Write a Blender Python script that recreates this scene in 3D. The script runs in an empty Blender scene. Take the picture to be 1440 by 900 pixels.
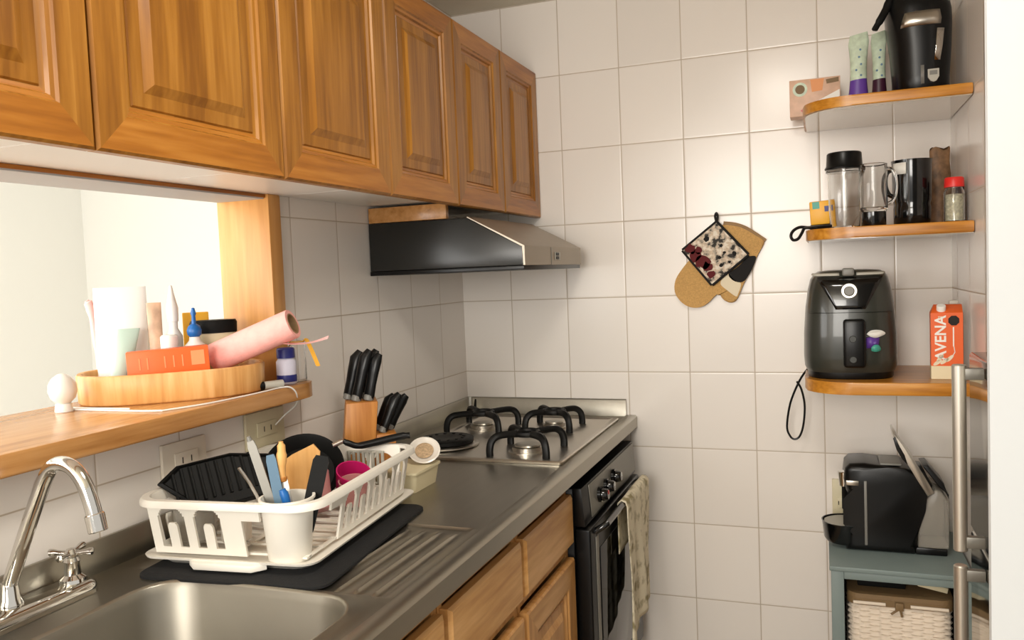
import bpy, bmesh, math, random
from math import sin, cos, pi, radians
from mathutils import Vector, Matrix, Euler
random.seed(7)
S = bpy.context.scene
C = S.collection

# ------------------------------------------------------------------ camera, world, lights, exposure
def lin(c): return c/12.92 if c <= .04045 else ((c+.055)/1.055)**2.4
def rgb(r, g, b): return (lin(r/255), lin(g/255), lin(b/255), 1)

cam_d = bpy.data.cameras.new('camera'); cam = bpy.data.objects.new('camera', cam_d); C.objects.link(cam)
right = Vector((0.9350389865180465, 0.35219827464124537, -0.04072430516301893))
down = Vector((-0.018084896853052444, -0.06733457281223837, -0.9975665350291212))
fwd = Vector((-0.3540833661683294, 0.9335000967562345, -0.056590981251269074))
cam.matrix_world = Matrix.Translation((1.199603, -2.682526, 1.391526)) @ Matrix((right, -down, -fwd)).transposed().to_4x4()
cam_d.sensor_width = 36; cam_d.lens = 1154.2677*36/1440; cam_d.clip_start = .02
S.camera = cam
S.view_settings.view_transform = 'Standard'
try: S.view_settings.look = 'None'
except Exception: pass
S.view_settings.gamma = 1; S.view_settings.use_curve_mapping = False
S.view_settings.exposure = 0.0

W = bpy.data.worlds.new('world'); S.world = W; W.use_nodes = True
W.node_tree.nodes['Background'].inputs[0].default_value = (1.0, .965, .91, 1)
W.node_tree.nodes['Background'].inputs[1].default_value = .80

def area(name, loc, direction, sx, sy, power, col=(1, 1, 1)):
    d = bpy.data.lights.new(name, 'AREA'); d.shape = 'RECTANGLE'; d.size = sx; d.size_y = sy; d.energy = power; d.color = col
    o = bpy.data.objects.new(name, d); C.objects.link(o); o.location = loc
    o.rotation_euler = Vector(direction).to_track_quat('-Z', 'Y').to_euler(); return o
area('living_window_light', (-1.25, -3.4, 1.35), (.62, 1, 0), 1.9, 1.7, 72, (1, .985, .955))
area('living_side_fill_light', (-2.86, -1.75, 1.45), (1, .12, -.03), 2.0, 1.5, 52, (1, .985, .96))  # added fill through the pass-through, no known window on this wall
area('kitchen_ceiling_light', (1.05, -1.75, 2.27), (0, .12, -1), .32, .32, 11.0, (1, .94, .85))
area('entry_window_light', (.75, -4.4, 1.75), (.02, 1, -.1), 1.1, 1.2, 68, (1, .955, .885))

# ------------------------------------------------------------------ materials
def pmat(name, col, rough=.5, metal=0, spec=.5, trans=0, ior=1.45, coat=0, bump=0, bscale=60, vary=0, vscale=(8, 8, 8), emis=None, alpha=1, sheen=0):
    m = bpy.data.materials.new(name); m.use_nodes = True; nt = m.node_tree; b = nt.nodes['Principled BSDF']
    b.inputs['Base Color'].default_value = col; b.inputs['Roughness'].default_value = rough; b.inputs['Metallic'].default_value = metal
    b.inputs['Specular IOR Level'].default_value = spec; b.inputs['Transmission Weight'].default_value = trans
    b.inputs['IOR'].default_value = ior; b.inputs['Coat Weight'].default_value = coat; b.inputs['Alpha'].default_value = alpha
    b.inputs['Sheen Weight'].default_value = sheen
    if bump or vary:
        tc = nt.nodes.new('ShaderNodeTexCoord'); mp = nt.nodes.new('ShaderNodeMapping'); nt.links.new(tc.outputs['Object'], mp.inputs[0])
    if vary:
        mp.inputs['Scale'].default_value = vscale
        n = nt.nodes.new('ShaderNodeTexNoise'); n.inputs['Scale'].default_value = 1; n.inputs['Detail'].default_value = 4
        nt.links.new(mp.outputs[0], n.inputs['Vector'])
        r = nt.nodes.new('ShaderNodeValToRGB')
        r.color_ramp.elements[0].color = tuple(c*(1-vary) for c in col[:3])+(1,); r.color_ramp.elements[1].color = tuple(min(1, c*(1+vary)) for c in col[:3])+(1,)
        r.color_ramp.elements[0].position = .3; r.color_ramp.elements[1].position = .7
        nt.links.new(n.outputs[0], r.inputs[0]); nt.links.new(r.outputs[0], b.inputs['Base Color'])
    if bump:
        n2 = nt.nodes.new('ShaderNodeTexNoise'); n2.inputs['Scale'].default_value = bscale; n2.inputs['Detail'].default_value = 3
        nt.links.new(tc.outputs['Object'], n2.inputs['Vector'])
        bp = nt.nodes.new('ShaderNodeBump'); bp.inputs['Strength'].default_value = bump; bp.inputs['Distance'].default_value = .002
        nt.links.new(n2.outputs[0], bp.inputs['Height']); nt.links.new(bp.outputs[0], b.inputs['Normal'])
    return m

def wood(name, c1, c2, c3, scale, rough=.38, plank=None, fine=3.0):
    """grain runs along the axis with the small scale; optional plank width tone steps along an axis"""
    m = bpy.data.materials.new(name); m.use_nodes = True; nt = m.node_tree; N = nt.nodes; L = nt.links; b = N['Principled BSDF']
    tc = N.new('ShaderNodeTexCoord'); oi = N.new('ShaderNodeObjectInfo')
    off = N.new('ShaderNodeVectorMath'); off.operation = 'SCALE'; off.inputs[0].default_value = (7.3, 3.1, 9.7); L.new(oi.outputs['Random'], off.inputs['Scale'])
    add = N.new('ShaderNodeVectorMath'); add.operation = 'ADD'; L.new(tc.outputs['Object'], add.inputs[0]); L.new(off.outputs[0], add.inputs[1])
    mp = N.new('ShaderNodeMapping'); mp.inputs['Scale'].default_value = scale; L.new(add.outputs[0], mp.inputs[0])
    n = N.new('ShaderNodeTexNoise'); n.inputs['Scale'].default_value = 1; n.inputs['Detail'].default_value = 5; n.inputs['Distortion'].default_value = .6; L.new(mp.outputs[0], n.inputs['Vector'])
    mp2 = N.new('ShaderNodeMapping'); mp2.inputs['Scale'].default_value = tuple(s*fine for s in scale); L.new(add.outputs[0], mp2.inputs[0])
    n2 = N.new('ShaderNodeTexNoise'); n2.inputs['Scale'].default_value = 1; n2.inputs['Detail'].default_value = 6; L.new(mp2.outputs[0], n2.inputs['Vector'])
    mix = N.new('ShaderNodeMath'); mix.operation = 'MULTIPLY_ADD'; mix.inputs[1].default_value = .45; L.new(n2.outputs[0], mix.inputs[0])
    sc = N.new('ShaderNodeMath'); sc.operation = 'MULTIPLY'; sc.inputs[1].default_value = .55; L.new(n.outputs[0], sc.inputs[0]); L.new(sc.outputs[0], mix.inputs[2])
    src = mix.outputs[0]
    if plank:
        ax, wdt = plank
        sp = N.new('ShaderNodeSeparateXYZ'); L.new(add.outputs[0], sp.inputs[0])
        dv = N.new('ShaderNodeMath'); dv.operation = 'DIVIDE'; dv.inputs[1].default_value = wdt; L.new(sp.outputs[ax], dv.inputs[0])
        fl = N.new('ShaderNodeMath'); fl.operation = 'FLOOR'; L.new(dv.outputs[0], fl.inputs[0])
        wn = N.new('ShaderNodeTexWhiteNoise'); wn.noise_dimensions = '1D'; L.new(fl.outputs[0], wn.inputs['W'])
        ma = N.new('ShaderNodeMath'); ma.operation = 'MULTIPLY_ADD'; ma.inputs[1].default_value = .15; L.new(wn.outputs[0], ma.inputs[0])
        sb = N.new('ShaderNodeMath'); sb.operation = 'SUBTRACT'; sb.inputs[1].default_value = .075; L.new(src, sb.inputs[0]); L.new(sb.outputs[0], ma.inputs[2]); src = ma.outputs[0]
    r = N.new('ShaderNodeValToRGB'); r.color_ramp.elements[0].position = .33; r.color_ramp.elements[0].color = c1
    r.color_ramp.elements[1].position = .68; r.color_ramp.elements[1].color = c3
    e = r.color_ramp.elements.new(.5); e.color = c2
    L.new(src, r.inputs[0]); L.new(r.outputs[0], b.inputs['Base Color'])
    b.inputs['Roughness'].default_value = rough
    bp = N.new('ShaderNodeBump'); bp.inputs['Strength'].default_value = .12; bp.inputs['Distance'].default_value = .001
    L.new(n2.outputs[0], bp.inputs['Height']); L.new(bp.outputs[0], b.inputs['Normal'])
    return m

def tile(name, ax, off, w, zoff, h, col=(.85, .795, .735, 1), grout=(.44, .37, .29, 1)):
    m = bpy.data.materials.new(name); m.use_nodes = True; nt = m.node_tree; N = nt.nodes; L = nt.links; b = N['Principled BSDF']
    def math_(op, a, c=None, d=None):
        x = N.new('ShaderNodeMath'); x.operation = op
        for i, v in enumerate((a, c, d)):
            if v is None: continue
            if isinstance(v, (int, float)): x.inputs[i].default_value = v
            else: L.new(v, x.inputs[i])
        return x.outputs[0]
    g = N.new('ShaderNodeNewGeometry'); sp = N.new('ShaderNodeSeparateXYZ'); L.new(g.outputs['Position'], sp.inputs[0])
    def edge(sock, o, s):
        f = math_('DIVIDE', math_('SUBTRACT', sock, o), s)
        fr = math_('FRACT', f); d = math_('MULTIPLY', math_('MINIMUM', fr, math_('SUBTRACT', 1.0, fr)), s)
        return d, math_('FLOOR', f)
    d1, i1 = edge(sp.outputs[ax], off, w); d2, i2 = edge(sp.outputs[2], zoff, h)
    d = math_('MINIMUM', d1, d2)
    mr = N.new('ShaderNodeMapRange'); mr.interpolation_type = 'SMOOTHSTEP'; mr.inputs[1].default_value = .0006; mr.inputs[2].default_value = .0024; L.new(d, mr.inputs[0])
    cx = N.new('ShaderNodeCombineXYZ'); L.new(i1, cx.inputs[0]); L.new(i2, cx.inputs[1])
    wn = N.new('ShaderNodeTexWhiteNoise'); wn.noise_dimensions = '2D'; L.new(cx.outputs[0], wn.inputs['Vector'])
    hs = N.new('ShaderNodeHueSaturation'); hs.inputs['Color'].default_value = col; L.new(math_('MULTIPLY_ADD', wn.outputs[0], .05, .97), hs.inputs['Value'])
    gn = N.new('ShaderNodeTexNoise'); gn.inputs['Scale'].default_value = 4; L.new(g.outputs['Position'], gn.inputs['Vector'])
    gm = N.new('ShaderNodeMix'); gm.data_type = 'RGBA'; gm.inputs[6].default_value = grout; gm.inputs[7].default_value = tuple(min(1, c*1.35) for c in grout[:3])+(1,); L.new(gn.outputs[0], gm.inputs[0])
    mx = N.new('ShaderNodeMix'); mx.data_type = 'RGBA'; L.new(mr.outputs[0], mx.inputs[0]); L.new(gm.outputs[2], mx.inputs[6]); L.new(hs.outputs[0], mx.inputs[7]); L.new(mx.outputs[2], b.inputs['Base Color'])
    rr = N.new('ShaderNodeMapRange'); rr.inputs[3].default_value = .8; rr.inputs[4].default_value = .22; L.new(mr.outputs[0], rr.inputs[0]); L.new(rr.outputs[0], b.inputs['Roughness'])
    pil = N.new('ShaderNodeMapRange'); pil.interpolation_type = 'SMOOTHSTEP'; pil.inputs[1].default_value = .0; pil.inputs[2].default_value = .006; L.new(d, pil.inputs[0])
    ns = N.new('ShaderNodeTexNoise'); ns.inputs['Scale'].default_value = 9; ns.inputs['Detail'].default_value = 1; L.new(g.outputs['Position'], ns.inputs['Vector'])
    hgt = math_('MULTIPLY_ADD', ns.outputs[0], .8, pil.outputs[0])
    bp = N.new('ShaderNodeBump'); bp.inputs['Strength'].default_value = .35; bp.inputs['Distance'].default_value = .0012; L.new(hgt, bp.inputs['Height']); L.new(bp.outputs[0], b.inputs['Normal'])
    b.inputs['Specular IOR Level'].default_value = .45
    return m

M = {}
M['tile_b'] = tile('back wall tiles', 0, .184, .203, 2.048, .25)
M['tile_l'] = tile('left wall tiles', 1, .012, .203, 2.048, .25)
M['tile_r'] = tile('right wall tiles', 1, -.10, .203, 2.048, .25)
M['paint'] = pmat('white wall paint', rgb(190, 193, 194), .7, bump=.05, bscale=90)
M['paint2'] = pmat('living room paint', rgb(236, 236, 231), .8, bump=.04, bscale=80)
M['ceil'] = pmat('ceiling paint', rgb(226, 222, 206), .9, bump=.05, bscale=70)
M['floor'] = pmat('floor tile', rgb(170, 150, 125), .4, vary=.1, vscale=(5, 5, 5))
M['lfloor'] = pmat('living floor', rgb(225, 215, 200), .5, vary=.06, vscale=(4, 4, 4))
M['door_w'] = wood('cabinet wood vertical', rgb(134, 82, 20), rgb(164, 107, 33), rgb(187, 129, 51), (30, 30, 2.2), .36, plank=(1, .11))
M['door_h'] = wood('cabinet wood horizontal', rgb(146, 85, 20), rgb(178, 111, 34), rgb(200, 134, 54), (30, 2.2, 30), .36)
M['base_w'] = wood('base cabinet wood', rgb(176, 124, 66), rgb(200, 150, 90), rgb(218, 170, 112), (26, 2.4, 26), .42)
M['base_v'] = wood('base cabinet wood vertical', rgb(170, 116, 60), rgb(196, 144, 84), rgb(214, 164, 106), (26, 26, 2.4), .42)
M['ledge'] = wood('ledge wood', rgb(160, 106, 52), rgb(190, 136, 78), rgb(208, 156, 98), (28, 2.2, 28), .24)
M['jamb'] = wood('jamb wood', rgb(190, 132, 66), rgb(206, 148, 80), rgb(218, 164, 98), (22, 22, 1.6), .4)
M['shelf'] = wood('shelf wood', rgb(150, 92, 20), rgb(188, 124, 38), rgb(212, 152, 62), (2.6, 34, 34), .3)
M['melamine'] = pmat('white melamine', rgb(236, 233, 226), .35)
M['shelf_under'] = pmat('pale shelf underside', rgb(204, 186, 158), .10, coat=.8, vary=.04, vscale=(3, 20, 20))
M['tray_w'] = wood('tray bamboo', rgb(196, 138, 74), rgb(216, 162, 96), rgb(232, 186, 124), (40, 40, 3), .45, fine=2)
M['block'] = wood('knife block wood', rgb(166, 100, 36), rgb(190, 124, 54), rgb(205, 142, 70), (30, 30, 3), .45)
M['spoon_w'] = wood('utensil wood', rgb(200, 140, 70), rgb(222, 165, 95), rgb(235, 185, 118), (30, 30, 3), .5)
M['steel'] = pmat('brushed stainless', rgb(166, 161, 149), .34, 1, vary=.03, vscale=(60, 3, 60))
M['steel_b'] = pmat('satin basin steel', rgb(150, 145, 134), .46, 1, vary=.06, vscale=(6, 6, 6))
M['steel_l'] = pmat('bright stainless', rgb(196, 190, 180), .30, 1)
M['bar'] = pmat('satin handle steel', rgb(205, 199, 188), .38, .85)
M['dull'] = pmat('dull grey metal', rgb(128, 125, 118), .42, .6)
M['chrome'] = pmat('chrome', rgb(215, 212, 206), .09, 1)
M['fridge'] = pmat('polished fridge steel', rgb(150, 146, 136), .10, 1)
M['hood_s'] = pmat('hood front steel', rgb(158, 148, 134), .4, 1, vary=.06, vscale=(20, 4, 20))
M['hood_b'] = pmat('black enamel', rgb(34, 34, 32), .28, 0, bump=.08, bscale=25)
M['black'] = pmat('black plastic', rgb(12, 12, 12), .30, spec=.35)
M['black_g'] = pmat('gloss black plastic', rgb(12, 12, 12), .12, coat=.4)
M['black_m'] = pmat('matt black', rgb(13, 13, 12), .55, spec=.22, bump=.1, bscale=120)
M['iron'] = pmat('cast iron', rgb(13, 13, 12), .45, spec=.3, bump=.15, bscale=160)
M['mat'] = pmat('black drying mat', rgb(20, 20, 21), .85, bump=.4, bscale=300)
M['fryer'] = pmat('dark olive grey plastic', rgb(50, 51, 45), .28, coat=.25)
M['oven_p'] = pmat('oven panel grey', rgb(128, 125, 116), .38, .35)
M['glass_k'] = pmat('black oven glass', rgb(10, 10, 10), .06, spec=.6)
M['plastic_w'] = pmat('white plastic', rgb(236, 231, 220), .42)
M['white'] = pmat('white gloss', rgb(240, 238, 232), .3)
M['ceramic'] = pmat('white ceramic', rgb(238, 232, 222), .2)
M['cream'] = pmat('cream plastic', rgb(226, 214, 178), .5)
M['beige'] = pmat('beige switch plastic', rgb(214, 204, 172), .4)
M['glass'] = pmat('clear glass', (1, 1, 1, 1), .02, trans=1, ior=1.45)
M['clear'] = pmat('clear plastic', (.86, .86, .85, 1), .05, trans=1, ior=1.42)
M['plate_t'] = pmat('pale socket plastic', rgb(216, 206, 190), .4)
M['smoke'] = pmat('smoked tank plastic', rgb(205, 200, 190), .15, trans=.7, ior=1.2)
M['orange'] = pmat('orange carton', rgb(246, 104, 38), .45)
M['avena'] = pmat('orange oat carton', rgb(226, 98, 38), .4)
M['red'] = pmat('red plastic', rgb(214, 44, 38), .35)
M['pink'] = pmat('pink paper', rgb(246, 176, 166), .8, bump=.3, bscale=220, vary=.06, vscale=(60, 60, 60))
M['pink_p'] = pmat('pale pink paper', rgb(245, 190, 185), .8, bump=.3, bscale=220)
M['card'] = pmat('brown cardboard', rgb(150, 120, 84), .8, vary=.1, vscale=(40, 40, 40))
M['magenta'] = pmat('magenta plastic', rgb(196, 30, 104), .3)
M['rose'] = pmat('rose tinted plastic', rgb(226, 160, 158), .2, trans=.35)
M['blue'] = pmat('blue plastic', rgb(28, 98, 168), .35)
M['slate'] = pmat('slate blue plastic', rgb(84, 116, 140), .45)
M['navy'] = pmat('navy plastic', rgb(38, 42, 112), .4)
M['lilac'] = pmat('lilac white label', rgb(205, 202, 216), .45)
M['yellow'] = pmat('yellow package', rgb(240, 176, 46), .4)
M['mint'] = pmat('pale green tube', rgb(178, 200, 186), .35)
M['teal'] = pmat('teal print', rgb(70, 160, 140), .4)
M['purple'] = pmat('purple print', rgb(96, 60, 150), .4)
M['green_p'] = pmat('pale green sachet', rgb(194, 208, 184), .4, vary=.14, vscale=(70, 30, 70))
M['plum'] = pmat('dark plum print', rgb(62, 26, 46), .4)
M['tan'] = pmat('tan quilted cloth', rgb(196, 154, 94), .9, vary=.14, vscale=(260, 260, 260), bump=.5, bscale=180)
M['cloth_c'] = pmat('cream cloth', rgb(228, 214, 186), .9, bump=.4, bscale=160)
M['cloth_k'] = pmat('black cloth', rgb(28, 26, 25), .9, bump=.4, bscale=160)
M['maroon'] = pmat('maroon print', rgb(92, 20, 24), .8)
M['grey_c'] = pmat('blue grey cabinet paint', rgb(122, 136, 134), .45, vary=.04, vscale=(6, 6, 6))
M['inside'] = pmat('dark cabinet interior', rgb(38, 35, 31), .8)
M['leather'] = pmat('brown basket trim', rgb(122, 98, 66), .6, bump=.3, bscale=140)
M['wicker'] = pmat('whitewashed wicker', rgb(226, 212, 194), .7, bump=.2, bscale=160)
M['brownpack'] = pmat('brown printed bag', rgb(124, 92, 62), .5, vary=.5, vscale=(55, 55, 40))
M['herbs'] = pmat('dried herbs', rgb(196, 192, 164), .8, vary=.3, vscale=(160, 160, 160))
M['label_w'] = pmat('white label', rgb(235, 232, 224), .5)
M['grey'] = pmat('grey plastic', rgb(120, 118, 112), .4)
M['ltgrey'] = pmat('light grey plastic', rgb(176, 172, 160), .4)
M['teabox'] = pmat('tea box card', rgb(214, 176, 150), .45, vary=.12, vscale=(30, 30, 30))
M['oldpaint'] = pmat('chipped door frame paint', rgb(176, 160, 138), .6, vary=.5, vscale=(20, 20, 9))
M['soap'] = pmat('beige speckled soap', rgb(196, 168, 134), .7, vary=.25, vscale=(220, 220, 220))
def patch_mat(name):   # quilted print: grey and cream blotches
    m = bpy.data.materials.new(name); m.use_nodes = True; nt = m.node_tree; N = nt.nodes; b = N['Principled BSDF']; b.inputs['Roughness'].default_value = .9
    tc = N.new('ShaderNodeTexCoord'); n = N.new('ShaderNodeTexNoise'); n.inputs['Scale'].default_value = 58; n.inputs['Detail'].default_value = 3
    nt.links.new(tc.outputs['Object'], n.inputs['Vector']); r = N.new('ShaderNodeValToRGB'); r.color_ramp.interpolation = 'EASE'
    r.color_ramp.elements[0].position = .40; r.color_ramp.elements[0].color = rgb(58, 54, 50); r.color_ramp.elements[1].position = .62; r.color_ramp.elements[1].color = rgb(226, 216, 200)
    e = r.color_ramp.elements.new(.47); e.color = rgb(176, 164, 148); e = r.color_ramp.elements.new(.53); e.color = rgb(205, 184, 160)
    nt.links.new(n.outputs[0], r.inputs[0]); nt.links.new(r.outputs[0], b.inputs['Base Color']); return m
M['patch'] = patch_mat('patchwork print cloth')
def towel_mat(name):
    m = bpy.data.materials.new(name); m.use_nodes = True; nt = m.node_tree; N = nt.nodes; b = N['Principled BSDF']; b.inputs['Roughness'].default_value = .95
    tc = N.new('ShaderNodeTexCoord'); n = N.new('ShaderNodeTexNoise'); n.inputs['Scale'].default_value = 26; n.inputs['Detail'].default_value = 3
    nt.links.new(tc.outputs['Object'], n.inputs['Vector']); r = N.new('ShaderNodeValToRGB')
    r.color_ramp.elements[0].position = .34; r.color_ramp.elements[0].color = rgb(150, 138, 100); r.color_ramp.elements[1].position = .50; r.color_ramp.elements[1].color = rgb(232, 222, 196)
    nt.links.new(n.outputs[0], r.inputs[0]); nt.links.new(r.outputs[0], b.inputs['Base Color']); return m
M['towel'] = towel_mat('printed cream tea towel')

# ------------------------------------------------------------------ mesh helpers
def NB(): return bmesh.new()
def box(bm, x0, x1, y0, y1, z0, z1, bev=0, seg=2):
    vs = [bm.verts.new((x, y, z)) for x in (x0, x1) for y in (y0, y1) for z in (z0, z1)]
    fs = [bm.faces.new([vs[i] for i in q]) for q in ((0, 1, 3, 2), (4, 6, 7, 5), (0, 4, 5, 1), (2, 3, 7, 6), (0, 2, 6, 4), (1, 5, 7, 3))]
    if bev:
        es = list({e for f in fs for e in f.edges}); bmesh.ops.bevel(bm, geom=es, offset=bev, segments=seg, affect='EDGES', profile=.5)
def frame(d):
    d = Vector(d).normalized(); a = Vector((0, 0, 1)) if abs(d.z) < .9 else Vector((1, 0, 0))
    u = d.cross(a).normalized(); return u, d.cross(u).normalized()
def rings(bm, rs, cap0=True, cap1=True, closed=True):
    R = [[bm.verts.new(p) for p in r] for r in rs]; n = len(R[0])
    for a, b in zip(R, R[1:]):
        for i in range(n if closed else n-1):
            j = (i+1) % n
            try: bm.faces.new((a[i], a[j], b[j], b[i]))
            except ValueError: pass
    if cap0 and closed: bm.faces.new(R[0][::-1])
    if cap1 and closed: bm.faces.new(R[-1])
    return R
def cyl(bm, p0, p1, r0, r1=None, n=24, bev=0):
    p0 = Vector(p0); p1 = Vector(p1); r1 = r0 if r1 is None else r1; u, v = frame(p1-p0)
    def ring(p, r): return [p+u*(r*cos(2*pi*i/n))+v*(r*sin(2*pi*i/n)) for i in range(n)]
    if bev:
        d = (p1-p0).normalized()
        rings(bm, [ring(p0, r0-bev), ring(p0+d*bev, r0), ring(p1-d*bev, r1), ring(p1, r1-bev)])
    else: rings(bm, [ring(p0, r0), ring(p1, r1)])
def lathe(bm, prof, c=(0, 0, 0), n=32, sx=1, sy=1):
    c = Vector(c); rs = []
    for r, z in prof: rs.append([c+Vector((max(r, 1e-4)*cos(2*pi*i/n)*sx, max(r, 1e-4)*sin(2*pi*i/n)*sy, z)) for i in range(n)])
    rings(bm, rs)
def smooth_path(pts, k=6):
    P = [Vector(p) for p in pts]; out = []
    for i in range(len(P)-1):
        p0 = P[max(i-1, 0)]; p1 = P[i]; p2 = P[i+1]; p3 = P[min(i+2, len(P)-1)]
        for j in range(k):
            t = j/k; out.append(.5*((2*p1)+(-p0+p2)*t+(2*p0-5*p1+4*p2-p3)*t*t+(-p0+3*p1-3*p2+p3)*t**3))
    out.append(P[-1]); return out
def tube(bm, pts, r, n=10, smooth=0, closed=False, flat=1.0):
    P = smooth_path(pts, smooth) if smooth else [Vector(p) for p in pts]
    R = r if isinstance(r, (list, tuple)) else [r]*len(P)
    if isinstance(r, (list, tuple)) and len(r) != len(P): R = [r[min(len(r)-1, int(i*(len(r)-1)/(len(P)-1)+.5))] for i in range(len(P))]
    t0 = (P[1]-P[0]).normalized(); u, v = frame(t0); rs = []
    for i, p in enumerate(P):
        t = (P[min(i+1, len(P)-1)]-P[max(i-1, 0)]).normalized()
        u = (u-t*u.dot(t)).normalized(); v = t.cross(u)
        rs.append([p+u*(R[i]*cos(2*pi*k/n))+v*(R[i]*flat*sin(2*pi*k/n)) for k in range(n)])
    rings(bm, rs)
def prism(bm, poly, ax, a, b, bev=0, seg=2):
    def P(p, t): return {'x': (t, p[0], p[1]), 'y': (p[0], t, p[1]), 'z': (p[0], p[1], t)}[ax]
    A = [bm.verts.new(P(p, a)) for p in poly]; B = [bm.verts.new(P(p, b)) for p in poly]; n = len(poly); fs = []
    for i in range(n): fs.append(bm.faces.new((A[i], A[(i+1) % n], B[(i+1) % n], B[i])))
    fs += [bm.faces.new(A[::-1]), bm.faces.new(B)]
    if bev:
        es = list({e for f in fs[-2:] for e in f.edges}); bmesh.ops.bevel(bm, geom=es, offset=bev, segments=seg, affect='EDGES', profile=.5)
def rrect(w, h, r, k=6, cx=0, cy=0):
    out = []
    for sx, sy, a0 in ((1, 1, 0), (-1, 1, 90), (-1, -1, 180), (1, -1, 270)):
        for i in range(k+1):
            a = radians(a0+90*i/k); out.append((cx+sx*(w/2-r)+r*cos(a), cy+sy*(h/2-r)+r*sin(a)))
    return out
def hexa(bm, p):   # 8 points: bottom ring of 4, top ring of 4
    rings(bm, [p[:4], p[4:]])
def xf(bm, mat, start=0):
    bm.verts.ensure_lookup_table()
    for v in list(bm.verts)[start:]: v.co = mat @ v.co
def obj(name, bm, mat, parent=None, world=False, ang=38, sub=0):
    bmesh.ops.recalc_face_normals(bm, faces=bm.faces)
    if world and parent is not None:
        p = parent; off = Vector((0, 0, 0))
        while p is not None: off += p.location; p = p.parent
        for v in bm.verts: v.co -= off
    for f in bm.faces: f.smooth = True
    for e in bm.edges:
        if len(e.link_faces) == 2 and e.calc_face_angle(0) > radians(ang): e.smooth = False
    me = bpy.data.meshes.new(name); bm.to_mesh(me); bm.free()
    o = bpy.data.objects.new(name, me); C.objects.link(o)
    me.materials.append(M[mat] if isinstance(mat, str) else mat)
    if parent is not None: o.parent = parent
    return o
def tag(o, label, cat, group=None):
    o['label'] = label; o['category'] = cat
    if group: o['group'] = group
    return o
def thing(name, label, cat, loc=(0, 0, 0), rz=0, group=None):
    o = bpy.data.objects.new(name, None); C.objects.link(o); o.empty_display_size = .05
    o.location = loc; o.rotation_euler = (0, 0, rz); return tag(o, label, cat, group)
def struct(name, bm, mat, ang=38):
    o = obj(name, bm, mat, ang=ang); o['kind'] = 'structure'; return o
def text(name, s, size, mtx, mat, parent, depth=.0004, sx=1.0):
    cu = bpy.data.curves.new(name, 'FONT'); cu.body = s; cu.size = size; cu.extrude = depth; cu.offset = size*.022; cu.align_x = 'CENTER'; cu.align_y = 'CENTER'
    t = bpy.data.objects.new(name+'_tmp', cu); C.objects.link(t); dg = bpy.context.evaluated_depsgraph_get(); dg.update()
    me = bpy.data.meshes.new_from_object(t.evaluated_get(dg)); bpy.data.objects.remove(t)
    for v in me.vertices: v.co = mtx @ Vector((v.co.x*sx, v.co.y, v.co.z))
    me.materials.clear(); me.materials.append(M[mat]); o = bpy.data.objects.new(name, me); C.objects.link(o); o.parent = parent; return o
def copy_tree(o, parent=None):
    c = o.copy(); C.objects.link(c); c.parent = parent
    for ch in list(o.children): copy_tree(ch, c)
    return c

# ------------------------------------------------------------------ room shell
ZC = 2.30; YN = -4.3
bm = NB(); box(bm, -.12, 2.2, 0, .12, 0, ZC+.1); struct('wall_back', bm, 'tile_b')
OPY0, OPY1, OPZ0, OPZ1 = -2.75, -1.10, 1.123, 1.586
bm = NB()
box(bm, -.12, 0, OPY1+.046, 0, 0, ZC); box(bm, -.12, 0, OPY1, OPY1+.046, 0, OPZ0); box(bm, -.12, 0, OPY1, OPY1+.046, OPZ1+.012, ZC); box(bm, -.12, 0, OPY0, OPY1, 0, OPZ0); box(bm, -.12, 0, OPY0, OPY1, OPZ1+.012, ZC); box(bm, -.12, 0, YN, OPY0, 0, ZC)
struct('wall_left', bm, 'tile_l')
bm = NB(); box(bm, 1.553, 1.65, -.53, 0, 0, ZC); box(bm, 1.65, 2.2, -.55, -.53, 0, ZC); struct('wall_right', bm, 'tile_r')
bm = NB(); box(bm, 1.3865, 2.3, -1.56, -1.545, 0, ZC); struct('wall_entry', bm, 'paint')
bm = NB(); box(bm, 2.2, 2.3, -1.545, 0, 0, ZC); struct('wall_niche', bm, 'paint')
bm = NB(); box(bm, 1.551, 1.562, -.555, -.531, 0, 2.1, .002); struct('trim_2', bm, 'oldpaint')
bm = NB(); box(bm, -.12, 2.3, YN, .12, -.08, 0); struct('floor', bm, 'floor')
bm = NB(); box(bm, -.12, 2.3, YN, .12, ZC, ZC+.08); struct('ceiling', bm, 'ceil')
# the living room seen through the pass-through
bm = NB(); box(bm, -2.99, -.12, 1.0, 1.1, 0, 2.5); struct('wall_living_far', bm, 'paint2')
bm = NB(); box(bm, -2.99, -2.89, YN, 1.0, 0, 2.5); struct('wall_living_side', bm, 'paint2')
bm = NB(); box(bm, -2.99, -.12, YN, 1.1, -.08, 0); struct('floor_living', bm, 'lfloor')
bm = NB(); box(bm, -2.99, -.12, YN, 1.1, 2.5, 2.58); struct('ceiling_living', bm, 'paint2')
# wooden lining of the opening: jamb, header, dark reveal strip
bm = NB(); box(bm, -.135, .012, -1.10, -1.0545, OPZ0+.0355, OPZ1+.0115, .003); struct('trim_1', bm, 'jamb')
bm = NB(); box(bm, -.13, .0, OPY0, -1.10, OPZ1, OPZ1+.012); struct('trim_3', bm, 'paint')
bm = NB(); box(bm, .0005, .0045, OPY0, -1.056, OPZ1+.003, OPZ1+.0105, .0008); struct('trim_4', bm, 'door_h')

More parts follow.
